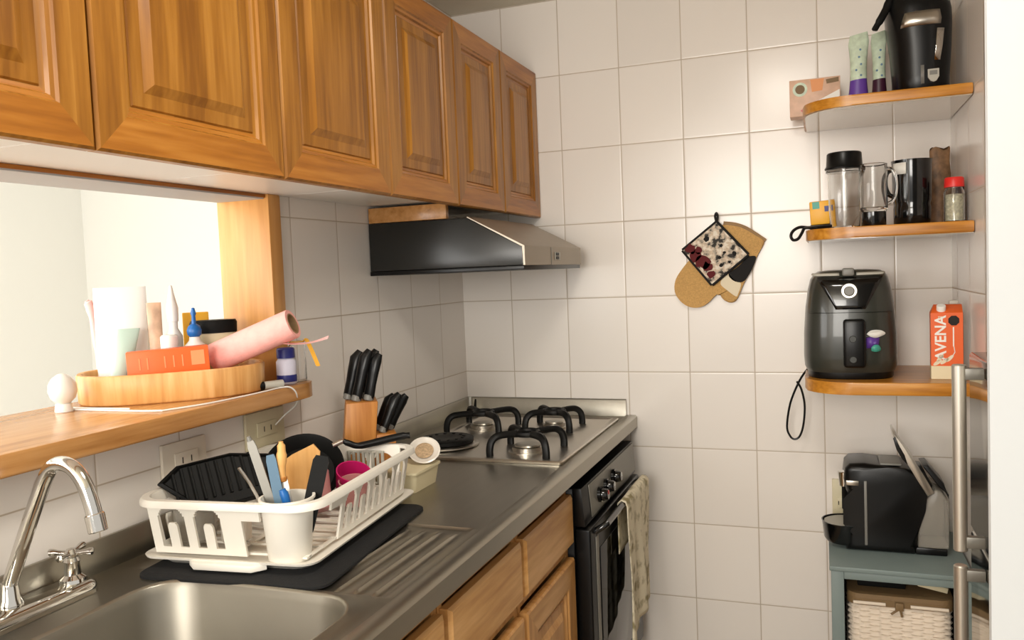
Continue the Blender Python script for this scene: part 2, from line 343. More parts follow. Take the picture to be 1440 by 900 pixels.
# ------------------------------------------------------------------ pass-through ledge
bm = NB()
pl = [(-.285, -2.7), (.08, -2.7), (.08, -1.10)]
for i in range(1, 9): a = radians(90*i/8); pl.append((.035+.045*cos(a), -1.10+.075*sin(a)))
pl += [(.002, -1.022), (.002, -1.102), (-.285, -1.102)]
prism(bm, pl, 'z', 1.123, 1.158, .006, 3)
t = obj('pass_through_ledge', bm, 'ledge'); tag(t, 'long wooden ledge with rounded front edge running along the pass-through opening', 'ledge')

# ------------------------------------------------------------------ upper cabinets
def rect_ring(x, y0, y1, z0, z1): return [(x, y0, z0), (x, y1, z0), (x, y1, z1), (x, y0, z1)]
def panel_door(parent, x, y0, y1, z0, z1, mat_f, mat_p, t=.02, fr=.055, mat_r='door_h'):
    bm = NB()
    def R(i, d): return rect_ring(x+d, y0+i, y1-i, z0+i, z1-i)
    rings(bm, [R(0, -t), R(0, -.004), R(.004, 0), R(fr, 0), R(fr+.003, -.004), R(fr+.009, -.005), R(fr+.012, -.010), R(fr+.018, -.012)], cap1=True)
    d = obj('door', bm, mat_f, parent, True, ang=25)
    d.data.materials.append(M[mat_r])
    for f in d.data.polygons:      # top and bottom rails carry horizontal grain
        c_ = [d.data.vertices[v].co for v in f.vertices]
        ey = max(v.y for v in c_)-min(v.y for v in c_); ez = max(v.z for v in c_)-min(v.z for v in c_)
        if f.normal.x > .9 and ey > .1 and ez < .1: f.material_index = 1
    bm = NB(); g = fr+.019
    rings(bm, [R(g, -.0115), R(g+.002, -.009), R(g+.022, -.0075), R(g+.034, -.001), R(g+.036, 0)], cap0=True)
    obj('panel', bm, mat_p, d, True, ang=15)
    return d
UCY = [0.0, -.34, -.68, -1.045, -1.435, -1.845, -2.30]
ucl = ['narrow oak wall cabinet in the far corner beside the back wall', 'oak wall cabinet above the range hood, second from the back wall',
       'oak wall cabinet above the near end of the range hood', 'oak wall cabinet above the knife block, fourth from the back wall',
       'wide oak wall cabinet above the tray of toiletries', 'oak wall cabinet cut off by the left edge of the photo']
for i in range(6):
    y1, y0 = UCY[i]-.0015, UCY[i+1]+.0015
    if i == 0: y1 = -.003
    u = thing('wall_cabinet', ucl[i], 'cabinet', (.15, (y0+y1)/2, 1.58), group='upper cabinets')
    bm = NB(); th = .016
    box(bm, .003, .282, y0, y0+th, 1.613, 2.06); box(bm, .003, .282, y1-th, y1, 1.613, 2.06)
    box(bm, .003, .282, y0+th, y1-th, 2.044, 2.06); box(bm, .003, .012, y0+th, y1-th, 1.613, 2.044)
    obj('body', bm, 'door_w', u, True)
    bm = NB(); box(bm, .003, .284, y0, y1, 1.597, 1.6125); obj('bottom_panel', bm, 'melamine', u, True)['label'] = 'white underside'
    panel_door(u, .305, y0, y1, 1.577, 2.066, 'door_w', 'door_w', fr=.052)

# ------------------------------------------------------------------ range hood with filler board
h = thing('range_hood', 'black range hood with slanted stainless front on the left wall', 'range hood', (.2, -.375, 1.40))
bm = NB(); prof = [(.003, 1.412), (.463, 1.412), (.463, 1.462), (.306, 1.546), (.003, 1.546)]
prism(bm, prof, 'y', -.642, -.108, .003); obj('side_shell', bm, 'hood_b', h, True, ang=30)
bm = NB(); prism(bm, [(.003, 1.400), (.466, 1.400), (.466, 1.4115), (.003, 1.4115)], 'y', -.644, -.106, .002); obj('bottom_frame', bm, 'black', h, True)
bm = NB(); prism(bm, [(.4635, 1.412), (.470, 1.412), (.470, 1.4645), (.3075, 1.5505), (.3065, 1.5465), (.4635, 1.4625)], 'y', -.643, -.107, .001); fp = obj('front_panel', bm, 'hood_s', h, True, ang=20)
bm = NB(); box(bm, .4702, .4712, -.42, -.418, 1.413, 1.462); obj('seam', bm, 'grey', fp, True)
bm = NB(); box(bm, .4702, .4722, -.385, -.335, 1.425, 1.449, .0008); cp = obj('switch_plate', bm, 'ltgrey', h, True)
for k, (a, b) in enumerate(((1.439, 1.447), (1.428, 1.436))):
    for yy in (-.38, -.366):
        bm = NB(); box(bm, .4722, .4745, yy, yy+.011, a, b, .0006); obj('switch', bm, 'black', cp, True)
bm = NB(); box(bm, .004, .245, -.640, -.622, 1.548, 1.590, .001)
o = obj('mounting_board', bm, 'ledge'); tag(o, 'thin wooden board between the range hood and the cabinets above', 'board')

# ------------------------------------------------------------------ steel sink worktop
wt = thing('sink_worktop', 'long stainless steel worktop with built-in sink and grooved drainer', 'worktop', (.3, -1.2, .86))
bm = NB(); K = 7
SX0, SX1, SY0, SY1 = .150, .535, -2.08, -1.618
cx, cy = (SX0+SX1)/2, (SY0+SY1)/2; ZT = .9
def sring(d, z, r): return [(x, y, z) for x, y in rrect(SX1-SX0+2*d, SY1-SY0+2*d, r, K, cx, cy)]
# outer ring on rectangle matched to the rounded hole
OX0, OX1, OY0, OY1 = .012, .575, -2.35, -1.602
outer = []
for (x, y, z) in sring(0, ZT, .075):
    dx, dy = x-cx, y-cy; sxx = (OX1-cx)/dx if dx > 0 else (OX0-cx)/dx if dx < 0 else 1e9
    syy = (OY1-cy)/dy if dy > 0 else (OY0-cy)/dy if dy < 0 else 1e9
    q = min(sxx, syy); outer.append((cx+dx*q, cy+dy*q, ZT))
rings(bm, [outer, sring(.011, ZT, .086), sring(.007, ZT+.0035, .082), sring(.003, ZT+.0035, .078), sring(.0, ZT, .075)], False, False)
for ax, ay in ((OX0, OY0), (OX1, OY0), (OX1, OY1), (OX0, OY1)):   # square off the outer corners
    ds = sorted(outer, key=lambda p: (p[0]-ax)**2+(p[1]-ay)**2)
    a = [p for p in ds if abs(p[0]-ax) < 1e-6][0]; b = [p for p in ds if abs(p[1]-ay) < 1e-6][0]
    if (Vector(a)-Vector(b)).length > 1e-5: bm.faces.new([bm.verts.new(p) for p in (a, (ax, ay, ZT), b)])
# grooved drainer heightfield
xs = [.012, .125, .130]; x = .130
groove = []
for k in range(12):
    c0 = .160+k*.034; groove.append(c0); xs += [c0-.006, c0-.003, c0, c0+.003, c0+.006]
xs += [.553, .558, .575]; xs = sorted(set(round(q, 4) for q in xs))
ys = [-1.602, -1.597, -1.592, -1.585, -1.58, -1.45, -1.32, -1.285, -1.275, -1.258, -1.25, -1.245]
def hz(x, y):
    if x <= .126 or x >= .557 or y <= -1.5965 or y >= -1.249: return ZT
    z = ZT-.004
    if -1.586 < y < -1.28:
        for g in groove:
            if abs(x-g) < .0055: z += .0042*(1-abs(x-g)/.006)
    return z
V = [[bm.verts.new((x, y, hz(x, y))) for x in xs] for y in ys]
for j in range(len(ys)-1):
    for i in range(len(xs)-1): bm.faces.new((V[j][i], V[j][i+1], V[j+1][i+1], V[j+1][i]))
vs = [bm.verts.new(p) for p in ((.012, -1.245, ZT), (.575, -1.245, ZT), (.575, -.012, ZT), (.012, -.012, ZT))]; bm.faces.new(vs)
# raised front lip and front apron
lip = [(.575, ZT), (.579, ZT+.004), (.609, ZT+.004), (.615, ZT-.001), (.615, ZT-.035), (.601, ZT-.035)]
prism(bm, lip, 'y', -2.35, -.003)
obj('top_sheet', bm, 'steel', wt, True, ang=50)
bm = NB()
rings(bm, [sring(0, ZT, .075), sring(-.006, ZT-.012, .072), sring(-.014, ZT-.13, .068), sring(-.03, ZT-.158, .06), sring(-.07, ZT-.168, .05)], False, True)
bs = obj('basin', bm, 'steel_b', wt, True, ang=60)
bm = NB(); lathe(bm, [(.0, .0), (.028, 0), (.034, .004), (.038, .002), (.038, 0)], (cx, cy, ZT-.167), 28); obj('drain', bm, 'chrome', bs, True)
bm = NB(); prism(bm, [(.003, .86), (.012, .86), (.012, .953), (.009, .957), (.003, .957)], 'y', -2.35, -.003)
prism(bm, [(-.003, .86), (-.012, .86), (-.012, .953), (-.009, .957), (-.003, .957)], 'x', .012, .580)
obj('backsplash', bm, 'steel', wt, True)
# corner seal bead
bm = NB(); tube(bm, [(.016, -.016, .902), (.016, -.016, .957)], .005, 8); obj('sealant', bm, 'label_w', wt, True)

# ------------------------------------------------------------------ base cabinets
XF = .600
bl = ['wooden base cabinet beside the oven with a drawer above its door', 'wooden base cabinet in the middle of the counter run, below the drainer', 'wooden base cabinet below the sink, nearest to the viewer']
BY = [-.708, -1.085, -1.462, -1.95]
for i in range(3):
    y1, y0 = BY[i]-.002, BY[i+1]+.002
    u = thing('base_cabinet', bl[i], 'cabinet', (.3, (y0+y1)/2, .08), group='base cabinets')
    bm = NB(); th = .018
    box(bm, .02, .578, y0, y0+th, .08, .858); box(bm, .02, .578, y1-th, y1, .08, .858); box(bm, .02, .578, y0+th, y1-th, .08, .098); box(bm, .02, .03, y0+th, y1-th, .098, .7)
    box(bm, .558, .578, y0+th, y1-th, .83, .858); box(bm, .558, .578, y0+th, y1-th, .672, .692)
    obj('body', bm, 'base_v', u, True)
    bm = NB(); rings(bm, [rect_ring(.5785, y0+.008, y1-.008, .700, .826), rect_ring(.594, y0+.008, y1-.008, .700, .826), rect_ring(.600, y0+.016, y1-.016, .707, .819)], ); obj('drawer', bm, 'base_w', u, True, ang=20)
    if i < 2 or True:
        n = 1 if i < 2 else 1
        panel_door(u, .599, y0+.008, y1-.008, .13, .664, 'base_v', 'base_v', fr=.06, mat_r='base_w')

# ------------------------------------------------------------------ oven with towel
ov = thing('oven', 'black built-in oven with steel control panel under the cooktop', 'oven', (.32, -.41, .08))
OX = .625; oy0, oy1 = -.705, -.105
bm = NB(); box(bm, .05, OX-.03, oy0, oy1, .10, .838, .003); obj('body', bm, 'black', ov, True)
bm = NB(); prism(bm, [(OX-.0295, .74), (OX, .74), (OX-.008, .838), (OX-.0295, .838)], 'y', oy0, oy1, .001); obj('front_frame', bm, 'black', ov, True)
bm = NB(); prism(bm, [(OX+.0003, .748), (OX+.0023, .748), (OX-.0048, .832), (OX-.0068, .832)], 'y', oy0+.065, oy1-.004, .0004); pn = obj('control_panel', bm, 'oven_p', ov, True)
for yy, zz, r in ((-.555, .785, .017), (-.485, .79, .017), (-.40, .796, .017)):
    bm = NB(); cyl(bm, (OX-.001, yy, zz), (OX+.008, yy, zz+.0006), r+.004, n=28); cyl(bm, (OX+.008, yy, zz), (OX+.026, yy, zz+.0014), r, r*.85, 28, .002)
    k = obj('knob', bm, 'black_g', ov, True)
    bm = NB(); box(bm, OX+.0262, OX+.0272, yy-.002, yy+.002, zz+.002, zz+.013); obj('pointer', bm, 'red' if yy < -.5 else 'label_w', k, True)
bm = NB(); box(bm, OX-.029, OX+.012, oy0+.004, oy1-.004, .20, .732, .005, 3); dr = obj('door', bm, 'black', ov, True)
bm = NB(); box(bm, OX+.0122, OX+.0142, oy0+.09, oy1-.06, .27, .66, .0006); obj('window', bm, 'glass_k', dr, True)
bm = NB(); box(bm, OX+.0122, OX+.0146, oy0+.05, oy0+.075, .22, .70, .0006); obj('side_trim', bm, 'oven_p', dr, True)
bm = NB(); tube(bm, [(OX+.012, oy0+.05, .715), (OX+.032, oy0+.05, .728), (OX+.042, oy0+.055, .735), (OX+.042, oy1-.055, .735), (OX+.032, oy1-.05, .728), (OX+.012, oy1-.05, .715)], .009, 12); obj('handle', bm, 'black_g', dr, True)
bm = NB(); box(bm, .05, OX-.04, oy0, oy1, .08, .0995); obj('plinth', bm, 'black_m', ov, True)
# towel draped over the handle
bm = NB(); yA, yB = -.475, -.175; NU, NV = 26, 44
def tow(u, v):
    y = yA+(yB-yA)*u; hx, hz_ = OX+.042, .735; r = .0125
    Lf, Lb = .40-.05*u, .14; s = v*(Lf+pi*r+Lb)
    wob = .006*sin(u*11+.5)+.004*sin(u*23+s*9)
    if s < Lf:
        d = Lf-s; return (hx+r+.002+wob*min(1, d*5)+.006*d, y+.015*d*(u-.5)-.02*d, hz_-d)
    s2 = s-Lf
    if s2 < pi*r: a = s2/r; return (hx+r*cos(a), y, hz_+r*sin(a))
    d = s2-pi*r; return (hx-r-.0005*sin(u*9), y, hz_-d)
G = [[bm.verts.new(tow(i/NU, j/NV)) for i in range(NU+1)] for j in range(NV+1)]
for j in range(NV):
    for i in range(NU): bm.faces.new((G[j][i], G[j][i+1], G[j+1][i+1], G[j+1][i]))
o = obj('tea_towel', bm, 'towel', ang=80); md = o.modifiers.new('t', 'SOLIDIFY'); md.thickness = .0022; md.offset = 0
tag(o, 'cream printed tea towel hanging over the oven handle', 'towel')

# ------------------------------------------------------------------ gas cooktop
ck = thing('gas_cooktop', 'stainless gas cooktop with four black-grated burners at the far end', 'cooktop', (.33, -.42, .9005))
bm = NB()
def rr3(w, h, r, z): return [(x, y, z) for x, y in rrect(w, h, r, 4, .335, -.405)]
rings(bm, [rr3(.478, .63, .012, .9008), rr3(.48, .632, .012, .907), rr3(.474, .626, .012, .910), rr3(.455, .607, .012, .910), rr3(.445, .597, .012, .906)])
obj('plate', bm, 'steel_l', ck, True, ang=30)
def burner(x, y, r):
    bm = NB(); lathe(bm, [(0, 0), (r*1.25, 0), (r*1.25, .003), (r*1.0, .004), (r, .014), (0, .014)], (x, y, .9062), 36); b = obj('burner', bm, 'steel_l', ck, True)
    bm = NB(); lathe(bm, [(0, 0), (r*.8, 0), (r*.85, .002), (r*.8, .006), (0, .007)], (x, y, .9204), 32); obj('burner_cap', bm, 'steel', b, True)
def grate(x, y, R, rot):
    bm = NB()
    for k in range(4):
        a = rot+k*pi/2; c, s = cos(a), sin(a)
        tube(bm, [(x+c*R, y+s*R, .9065), (x+c*R, y+s*R, .925), (x+c*(R-.006), y+s*(R-.006), .945), (x+c*(R-.022), y+s*(R-.022), .957), (x+c*R*.55, y+s*R*.55, .959), (x+c*.030, y+s*.030, .957)], .0085, 8, 4, flat=1.25)
    tube(bm, [(x+.032*cos(i*pi/8), y+.032*sin(i*pi/8), .957) for i in range(17)], .008, 8)
    obj('grate', bm, 'iron', ck, True)
for x, y, r in ((.440, -.600, .042), (.190, -.315, .038), (.408, -.262, .034)):
    burner(x, y, r)
grate(.440, -.600, .112, pi/4); grate(.190, -.315, .122, pi/4); grate(.408, -.262, .100, pi/4)
bm = NB(); lathe(bm, [(0, 0), (.085, 0), (.092, .004), (.092, .008), (.085, .010), (0, .010)], (.185, -.575, .9062), 40); pb = obj('hot_plate_ring', bm, 'steel_l', ck, True)
bm = NB(); lathe(bm, [(0, 0), (.074, 0), (.078, .003), (.078, .012), (.072, .015), (.03, .0145), (0, .012)], (.185, -.575, .9165), 40)
for k in range(12):
    a = k*pi/6; box(bm, .185+.05*cos(a)-.004, .185+.05*cos(a)+.004, -.575+.05*sin(a)-.004, -.575+.05*sin(a)+.004, .930, .934, .001)
obj('hot_plate', bm, 'iron', ck, True)
bm = NB(); lathe(bm, [(0, 0), (.018, 0), (.018, .006), (.011, .008), (.010, .024), (0, .025)], (.055, -.065, .9006), 20)
cyl(bm, (.055, -.065, .925), (.052, -.05, .955), .006, .003, 12)
o = obj('pepper_pot', bm, 'black'); tag(o, 'tiny black pot standing in the counter corner behind the cooktop', 'pot')

# ------------------------------------------------------------------ faucet
fa = thing('faucet', 'chrome kitchen faucet with J-shaped spout behind the sink', 'faucet', (.042, -1.812, .9003))
bm = NB()
def fr3(w, h, z): return [(x, y, z) for x, y in rrect(w, h, min(w, h)*.42, 6, .049, -1.812)]
rings(bm, [fr3(.070, .262, .9003), fr3(.070, .262, .908), fr3(.064, .256, .916), fr3(.052, .244, .920)]); obj('base_plate', bm, 'chrome', fa, True, ang=50)
bm = NB(); lathe(bm, [(0, 0), (.018, 0), (.018, .004), (.0145, .012), (.0125, .032), (.0115, .036), (0, .036)], (.040, -1.817, .9198), 28); obj('collar', bm, 'chrome', fa, True)
sp = [(.040, -1.817, .95), (.058, -1.815, .99), (.082, -1.813, 1.040), (.108, -1.811, 1.092), (.121, -1.81, 1.116), (.137, -1.81, 1.135), (.158, -1.81, 1.1415), (.180, -1.81, 1.135), (.198, -1.81, 1.115), (.209, -1.81, 1.088), (.215, -1.81, 1.066)]
bm = NB(); tube(bm, sp, .0112, 18, 5); s_ = obj('spout', bm, 'chrome', fa, True, ang=60)
bm = NB(); cyl(bm, (.2135, -1.81, 1.071), (.2195, -1.81, 1.045), .0138, .0138, 24, .0015); obj('aerator', bm, 'chrome', s_, True)
for yy in (-1.712, -1.912):
    bm = NB(); lathe(bm, [(0, 0), (.021, 0), (.020, .006), (.013, .012), (.011, .030), (.013, .034), (.010, .040), (0, .041)], (.047, yy, .9198), 28); hd = obj('handle_stem', bm, 'chrome', fa, True)
    bm = NB(); lathe(bm, [(0, 0), (.009, .0), (.011, .006), (.007, .013), (0, .015)], (.047, yy, .9602), 20)
    for k in range(4):
        a = k*pi/2+.35; tube(bm, [(.047+.006*cos(a), yy+.006*sin(a), .966), (.047+.03*cos(a), yy+.03*sin(a), .968), (.047+.036*cos(a), yy+.036*sin(a), .968)], [.0042, .0042, .0042, .0058, .006, .004], 10, 3)
    obj('cross_handle', bm, 'chrome', hd, True)

# ------------------------------------------------------------------ drying mat, drip tray, dish rack
RA = radians(6.0); RC = Vector((.214, -1.345))
bm = NB(); pts = rrect(.358, .47, .03, 6)
rings(bm, [[(x, y, 0) for x, y in pts], [(x, y, .004) for x, y in pts], [(x*.99, y*.993, .0055) for x, y in pts]])
o = obj('drying_mat', bm, 'mat'); o.location = (.247, -1.385, .9002); o.rotation_euler = (0, 0, RA); tag(o, 'black drying mat lying on the drainer beneath the dish rack', 'mat')
bm = NB()
def tr3(w, h, z): return [(x, y, z) for x, y in rrect(w, h, .03, 5)]
ZTR = .9062
rings(bm, [tr3(.285, .42, 0), tr3(.30, .44, .010), tr3(.335, .475, .015), tr3(.338, .478, .019), tr3(.328, .468, .0185), tr3(.29, .43, .0125)])
prism(bm, [(-.05, -.25), (.06, -.25), (.08, -.232), (-.07, -.232)], 'z', .004, .016, .002)
o = obj('drip_tray', bm, 'plastic_w', ang=50); o.location = (RC.x, RC.y, ZTR); o.rotation_euler = (0, 0, RA); tag(o, 'shallow white plastic drip tray directly under the dish rack', 'tray')
rk = thing('dish_rack', 'white plastic dish rack full of drying dishes beside the sink', 'dish rack', (RC.x, RC.y, .9255), RA)
HW, HL, HH = .168, .236, .098; FL = .020; TH = .0045
def side_piece(bm, nx, ny, dist, s0, s1, h0, h1, th=TH):
    n = Vector((nx, ny, 0)); t = Vector((-ny, nx, 0))
    def P(s, h, o): return tuple(n*(dist-FL*(1-h/HH)-o)+t*s+Vector((0, 0, h)))
    hexa(bm, [P(s0, h0, 0), P(s1, h0, 0), P(s1, h0, th), P(s0, h0, th), P(s0, h1, 0), P(s1, h1, 0), P(s1, h1, th), P(s0, h1, th)])
def arch_panel(bm, nx, ny, dist, a, b, n, hb=.012, ht=.082, tab=.6, post=.010):
    """solid band at the foot, n arched openings each with a standing tab"""
    side_piece(bm, nx, ny, dist, a, b, 0, hb); w = (b-a-post)/n
    for k in range(n+1): side_piece(bm, nx, ny, dist, a+k*w, a+k*w+post, hb, HH)
    for k in range(n):
        s0, s1 = a+k*w+post, a+(k+1)*w; m = (s0+s1)/2; hw = (s1-s0)/2; q = 18; rr = min(hw, .030)
        for i in range(q):
            u0, u1 = s0+(s1-s0)*i/q, s0+(s1-s0)*(i+1)/q; um = (u0+u1)/2; e = min(um-s0, s1-um)
            hh = ht if e > rr else ht-rr+math.sqrt(max(0, rr*rr-(rr-e)**2))
            side_piece(bm, nx, ny, dist, u0, u1, hh, HH)
        tw = min(.020, hw*.7); tz = hb+(ht-hb)*tab
        for zz, f_ in ((0, 1), (.25, .97), (.5, .87), (.75, .66)): side_piece(bm, nx, ny, dist, m-tw/2*f_, m+tw/2*f_, hb if zz == 0 else tz+tw/2*(zz-1)*1.0, tz+tw/2*(zz+.25-1) if zz else tz-tw/2*.75)
bm = NB(); arch_panel(bm, 0, -1, HL, -.148, .012, 2, post=.018, ht=.088); side_piece(bm, 0, -1, HL, .012, .034, 0, HH); side_piece(bm, 0, -1, HL, .034, .07, .066, HH); obj('front_panel', bm, 'plastic_w', rk, ang=50)
bm = NB(); arch_panel(bm, 1, 0, HW, -.105, .205, 5, post=.013, tab=.62); side_piece(bm, 1, 0, HW, -.150, -.105, .066, HH); obj('side_panel', bm, 'plastic_w', rk, ang=50)
bm = NB(); arch_panel(bm, -1, 0, HW, -.205, .205, 6, post=.013, tab=.62); obj('side_panel', bm, 'plastic_w', rk, ang=50)
bm = NB(); arch_panel(bm, 0, 1, HL, -.135, .135, 4, post=.013); obj('back_panel', bm, 'plastic_w', rk, ang=50)
bm = NB()
ro = [rrect(2*HW+.024, 2*HL+.024, .055, 7), rrect(2*HW-.006, 2*HL-.006, .045, 7)]
rings(bm, [[(x, y, HH-.010) for x, y in ro[0]], [(x, y, HH-.003) for x, y in ro[0]], [(x*.985, y*.988, HH+.002) for x, y in ro[0]], [(x, y, HH+.002) for x, y in ro[1]], [(x, y, HH-.005) for x, y in ro[1]], [(x*.99, y*.99, HH-.008) for x, y in ro[0]]], False, False)
obj('rim', bm, 'plastic_w', rk, ang=50)
bm = NB(); fw, fl = HW-FL, HL-FL
for k in range(9): box(bm, -fw+.002, fw-.002, -fl+.01+k*.049, -fl+.018+k*.049, 0, .004)
for xx in (-fw+.002, -.004, fw-.010): box(bm, xx, xx+.008, -fl+.002, fl-.002, .0005, .0035)
obj('floor_grid', bm, 'plastic_w', rk)
CUP = (.104, -.196)
bm = NB(); lathe(bm, [(0, -.008), (.033, -.008), (.036, -.004), (.0445, HH-.002), (.0475, HH), (.0475, HH+.004), (.0435, HH+.004), (.0415, HH-.004), (.033, -.002), (0, -.002)], (CUP[0], CUP[1], 0), 36); obj('utensil_cup', bm, 'plastic_w', rk)
def RK(x, y, z): return tuple(Vector((RC.x, RC.y, .9255))+Matrix.Rotation(RA, 3, 'Z') @ Vector((x, y, z)))

# things standing in the rack -------------------------------------------------
def W2(bm): return bm
# ribbed black griddle pan leaning at the wall side
gd = thing('griddle_pan', 'black ribbed griddle pan leaning in the front of the dish rack', 'pan', (.11, -1.45, .94))
bm = NB()
P = [Vector(p) for p in ((.056, -1.530, 1.030), (.082, -1.508, 1.066), (.150, -1.44, 1.082), (.208, -1.385, 1.070), (.205, -1.405, .985), (.125, -1.495, .970))]
nrm = Vector((.62, -.60, .50)).normalized()
c0 = sum(P, Vector())/6; P = [p-nrm*((p-c0).dot(nrm)) for p in P]
rings(bm, [[p-nrm*.008 for p in P], [p for p in P], [c0+(p-c0)*.93+nrm*.002 for p in P], [c0+(p-c0)*.88-nrm*.004 for p in P]]); obj('plate', bm, 'black_m', gd, True, ang=30)
bm = NB(); e1 = (P[2]-P[1]).normalized(); e2 = nrm.cross(e1).normalized()
for k in range(-5, 6):
    a = c0+e1*(k*.0155)-e2*.034-nrm*.003; b = c0+e1*(k*.0155)+e2*.034-nrm*.003
    tube(bm, [a, b], .0032, 6)
obj('ribs', bm, 'black_m', gd, True)
# frying pan with long handle
fp_ = thing('frying_pan', 'dark round frying pan with long black handle propped in the rack', 'pan', (.15, -1.22, .95))
bm = NB(); nf = Vector((.35, -.55, .62)).normalized(); 
rot = Vector((0, 0, 1)).rotation_difference(nf).to_matrix().to_4x4(); pc = Vector((.152, -1.215, .985))
lathe(bm, [(0, 0), (.066, 0), (.082, .026), (.085, .028), (.083, .029), (.079, .026), (.063, .004), (0, .004)], n=44); xf(bm, Matrix.Translation(pc-nf*.01) @ rot); obj('bowl', bm, 'black_m', fp_, True)
bm = NB(); tube(bm, [(.196, -1.168, 1.033), (.206, -1.160, 1.038), (.213, -1.155, 1.041)], .006, 10); obj('handle_bracket', bm, 'steel_l', fp_, True)
bm = NB(); tube(bm, [(.2135, -1.1545, 1.041), (.226, -1.148, 1.034), (.242, -1.138, 1.028), (.275, -1.118, 1.033), (.315, -1.094, 1.041), (.340, -1.082, 1.043)], [.006, .007, .007, .008, .0085, .0085, .007], 12, 5); obj('handle', bm, 'black', fp_, True)
# striped glass dish behind the pan handle
bm = NB(); ex = Vector((.85, .5, 0)).normalized()
# utensils standing in the cup (leaning outward)
cb = Vector(RK(CUP[0], CUP[1], 0))
def stick(name, label, foot, top, parts, group='utensils in the rack cup'):
    root = thing(name, label, 'utensil', tuple(foot), group=group); 
    for pn_, bmf, mt in parts: obj(pn_, bmf, mt, root, True)
    return root
def blade(a, b, w, th, side):
    bm = NB(); a, b = Vector(a), Vector(b); d = (b-a).normalized(); s = (Vector(side)-d*Vector(side).dot(d)).normalized(); n = d.cross(s)
    rs = []
    for t, k in ((0, .55), (.15, .9), (.6, 1), (.94, .98), (1, .72)):
        p = a+(b-a)*t; rs.append([p+s*w*k+n*th, p-s*w*k+n*th, p-s*w*k-n*th, p+s*w*k-n*th])
    rings(bm, rs); return bm
f1 = cb+Vector((-.006, .004, .012))
k1 = blade(cb+Vector((-.010, .0, .02)), (.274, -1.536, 1.122), .0075, .0022, (1, .5, 0))
k1h = NB(); cyl(k1h, (.2735, -1.5365, 1.123), (.272, -1.538, 1.130), .005, .003, 10)
stick('butter_knife', 'tall grey steel knife handle leaning left out of the rack cup', f1, 0, [('handle', k1, 'dull'), ('tip', k1h, 'grey')])
k2 = NB(); tube(k2, [cb+Vector((-.012, -.016, .02)), (.283, -1.540, 1.03), (.262, -1.555, 1.079)], .0028, 8, 3)
stick('thin_fork', 'thin bright fork handle at the left edge of the rack cup', cb+Vector((-.01, -.012, .01)), 0, [('handle', k2, 'steel_l')])
k3 = blade(cb+Vector((.002, -.006, .02)), (.303, -1.522, 1.096), .0085, .004, (1, .6, 0)); k3t = blade(cb+Vector((-.003, -.02, .015)), cb+Vector((-.003, -.021, .085)), .005, .002, (1, .5, 0))
stick('peeler', 'slate blue handled peeler standing in the rack cup', cb+Vector((0, -.006, .01)), 0, [('handle', k3, 'slate')])
k4 = NB(); tube(k4, [(.316, -1.512, 1.052), (.3165, -1.511, 1.075), (.317, -1.509, 1.10), (.316, -1.508, 1.117)], [.008, .0075, .009, .007, .004], 12, 4)
k4b = blade(cb+Vector((.012, .004, .02)), (.317, -1.511, 1.055), .008, .0018, (1, .6, 0))
k4c = NB(); cyl(k4c, (.3165, -1.512, 1.048), (.3165, -1.512, 1.056), .0095, .0095, 14, .001)
stick('paring_knife', 'small knife with pale wooden handle and brass collar in the rack cup', cb+Vector((.012, .004, .01)), 0, [('handle', k4, 'spoon_w'), ('blade', k4b, 'steel_l'), ('collar', k4c, 'block')])
k5 = NB(); tube(k5, [cb+Vector((.018, -.012, .02)), cb+Vector((.012, -.012, .06)), cb+Vector((.008, -.014, .10)), cb+Vector((.003, -.016, .118))], [.006, .006, .007, .0075, .006], 12, 4)
stick('blue_scissors', 'bright blue plastic handle low in the middle of the rack cup', cb+Vector((.018, -.012, .01)), 0, [('handle', k5, 'blue')])
k6 = blade(cb+Vector((.020, .012, .02)), (.374, -1.472, 1.086), .014, .0055, (1, .6, 0))
stick('black_knife', 'wide black handle leaning right out of the rack cup', cb+Vector((.02, .012, .012)), 0, [('handle', k6, 'black_m')])
# tan cutting board piece
bm = NB(); Pb = [Vector(p) for p in ((.243, -1.412, .945), (.292, -1.384, .95), (.306, -1.378, 1.070), (.296, -1.384, 1.085), (.262, -1.405, 1.068), (.246, -1.414, 1.056))]
nb = Vector((.5, -.86, .05)).normalized(); rings(bm, [[p for p in Pb], [p-nb*.008 for p in Pb]])
o = obj('wooden_spatula', bm, 'spoon_w'); tag(o, 'pale tan wooden paddle standing behind the utensil cup', 'utensil')
bm = NB(); tube(bm, [(.265, -1.44, .945), (.268, -1.452, 1.03), (.266, -1.458, 1.062)], [.005, .006, .008, .009, .006], 10, 4); o = obj('wooden_spoon', bm, 'spoon_w'); tag(o, 'short wooden spoon handle between the griddle pan and the tan paddle', 'utensil')
# pink cups
def cup(bm, p, r0, r1, h, axis, th=.0025):
    lathe(bm, [(0, 0), (r0, 0), (r1, h), (r1-th, h), (r0-th, th), (0, th)], n=32)
    xf(bm, Matrix.Translation(p) @ Vector((0, 0, 1)).rotation_difference(Vector(axis).normalized()).to_matrix().to_4x4())
bm = NB(); cup(bm, (.272, -1.232, .938), .028, .036, .070, (.35, -.25, .9)); o = obj('plastic_cup', bm, 'magenta'); tag(o, 'magenta plastic cup tilted in the far half of the rack', 'cup')
bm = NB(); cup(bm, (.262, -1.325, .938), .026, .033, .075, (-.35, .25, .9)); o = obj('plastic_cup', bm, 'rose'); tag(o, 'translucent rose cup in the middle of the rack', 'cup')
bm = NB(); cup(bm, (.303, -1.262, .940), .022, .030, .050, (.1, -.2, 1)); o = obj('small_glass', bm, 'rose'); tag(o, 'small rosy glass against the right side slats of the rack', 'cup')
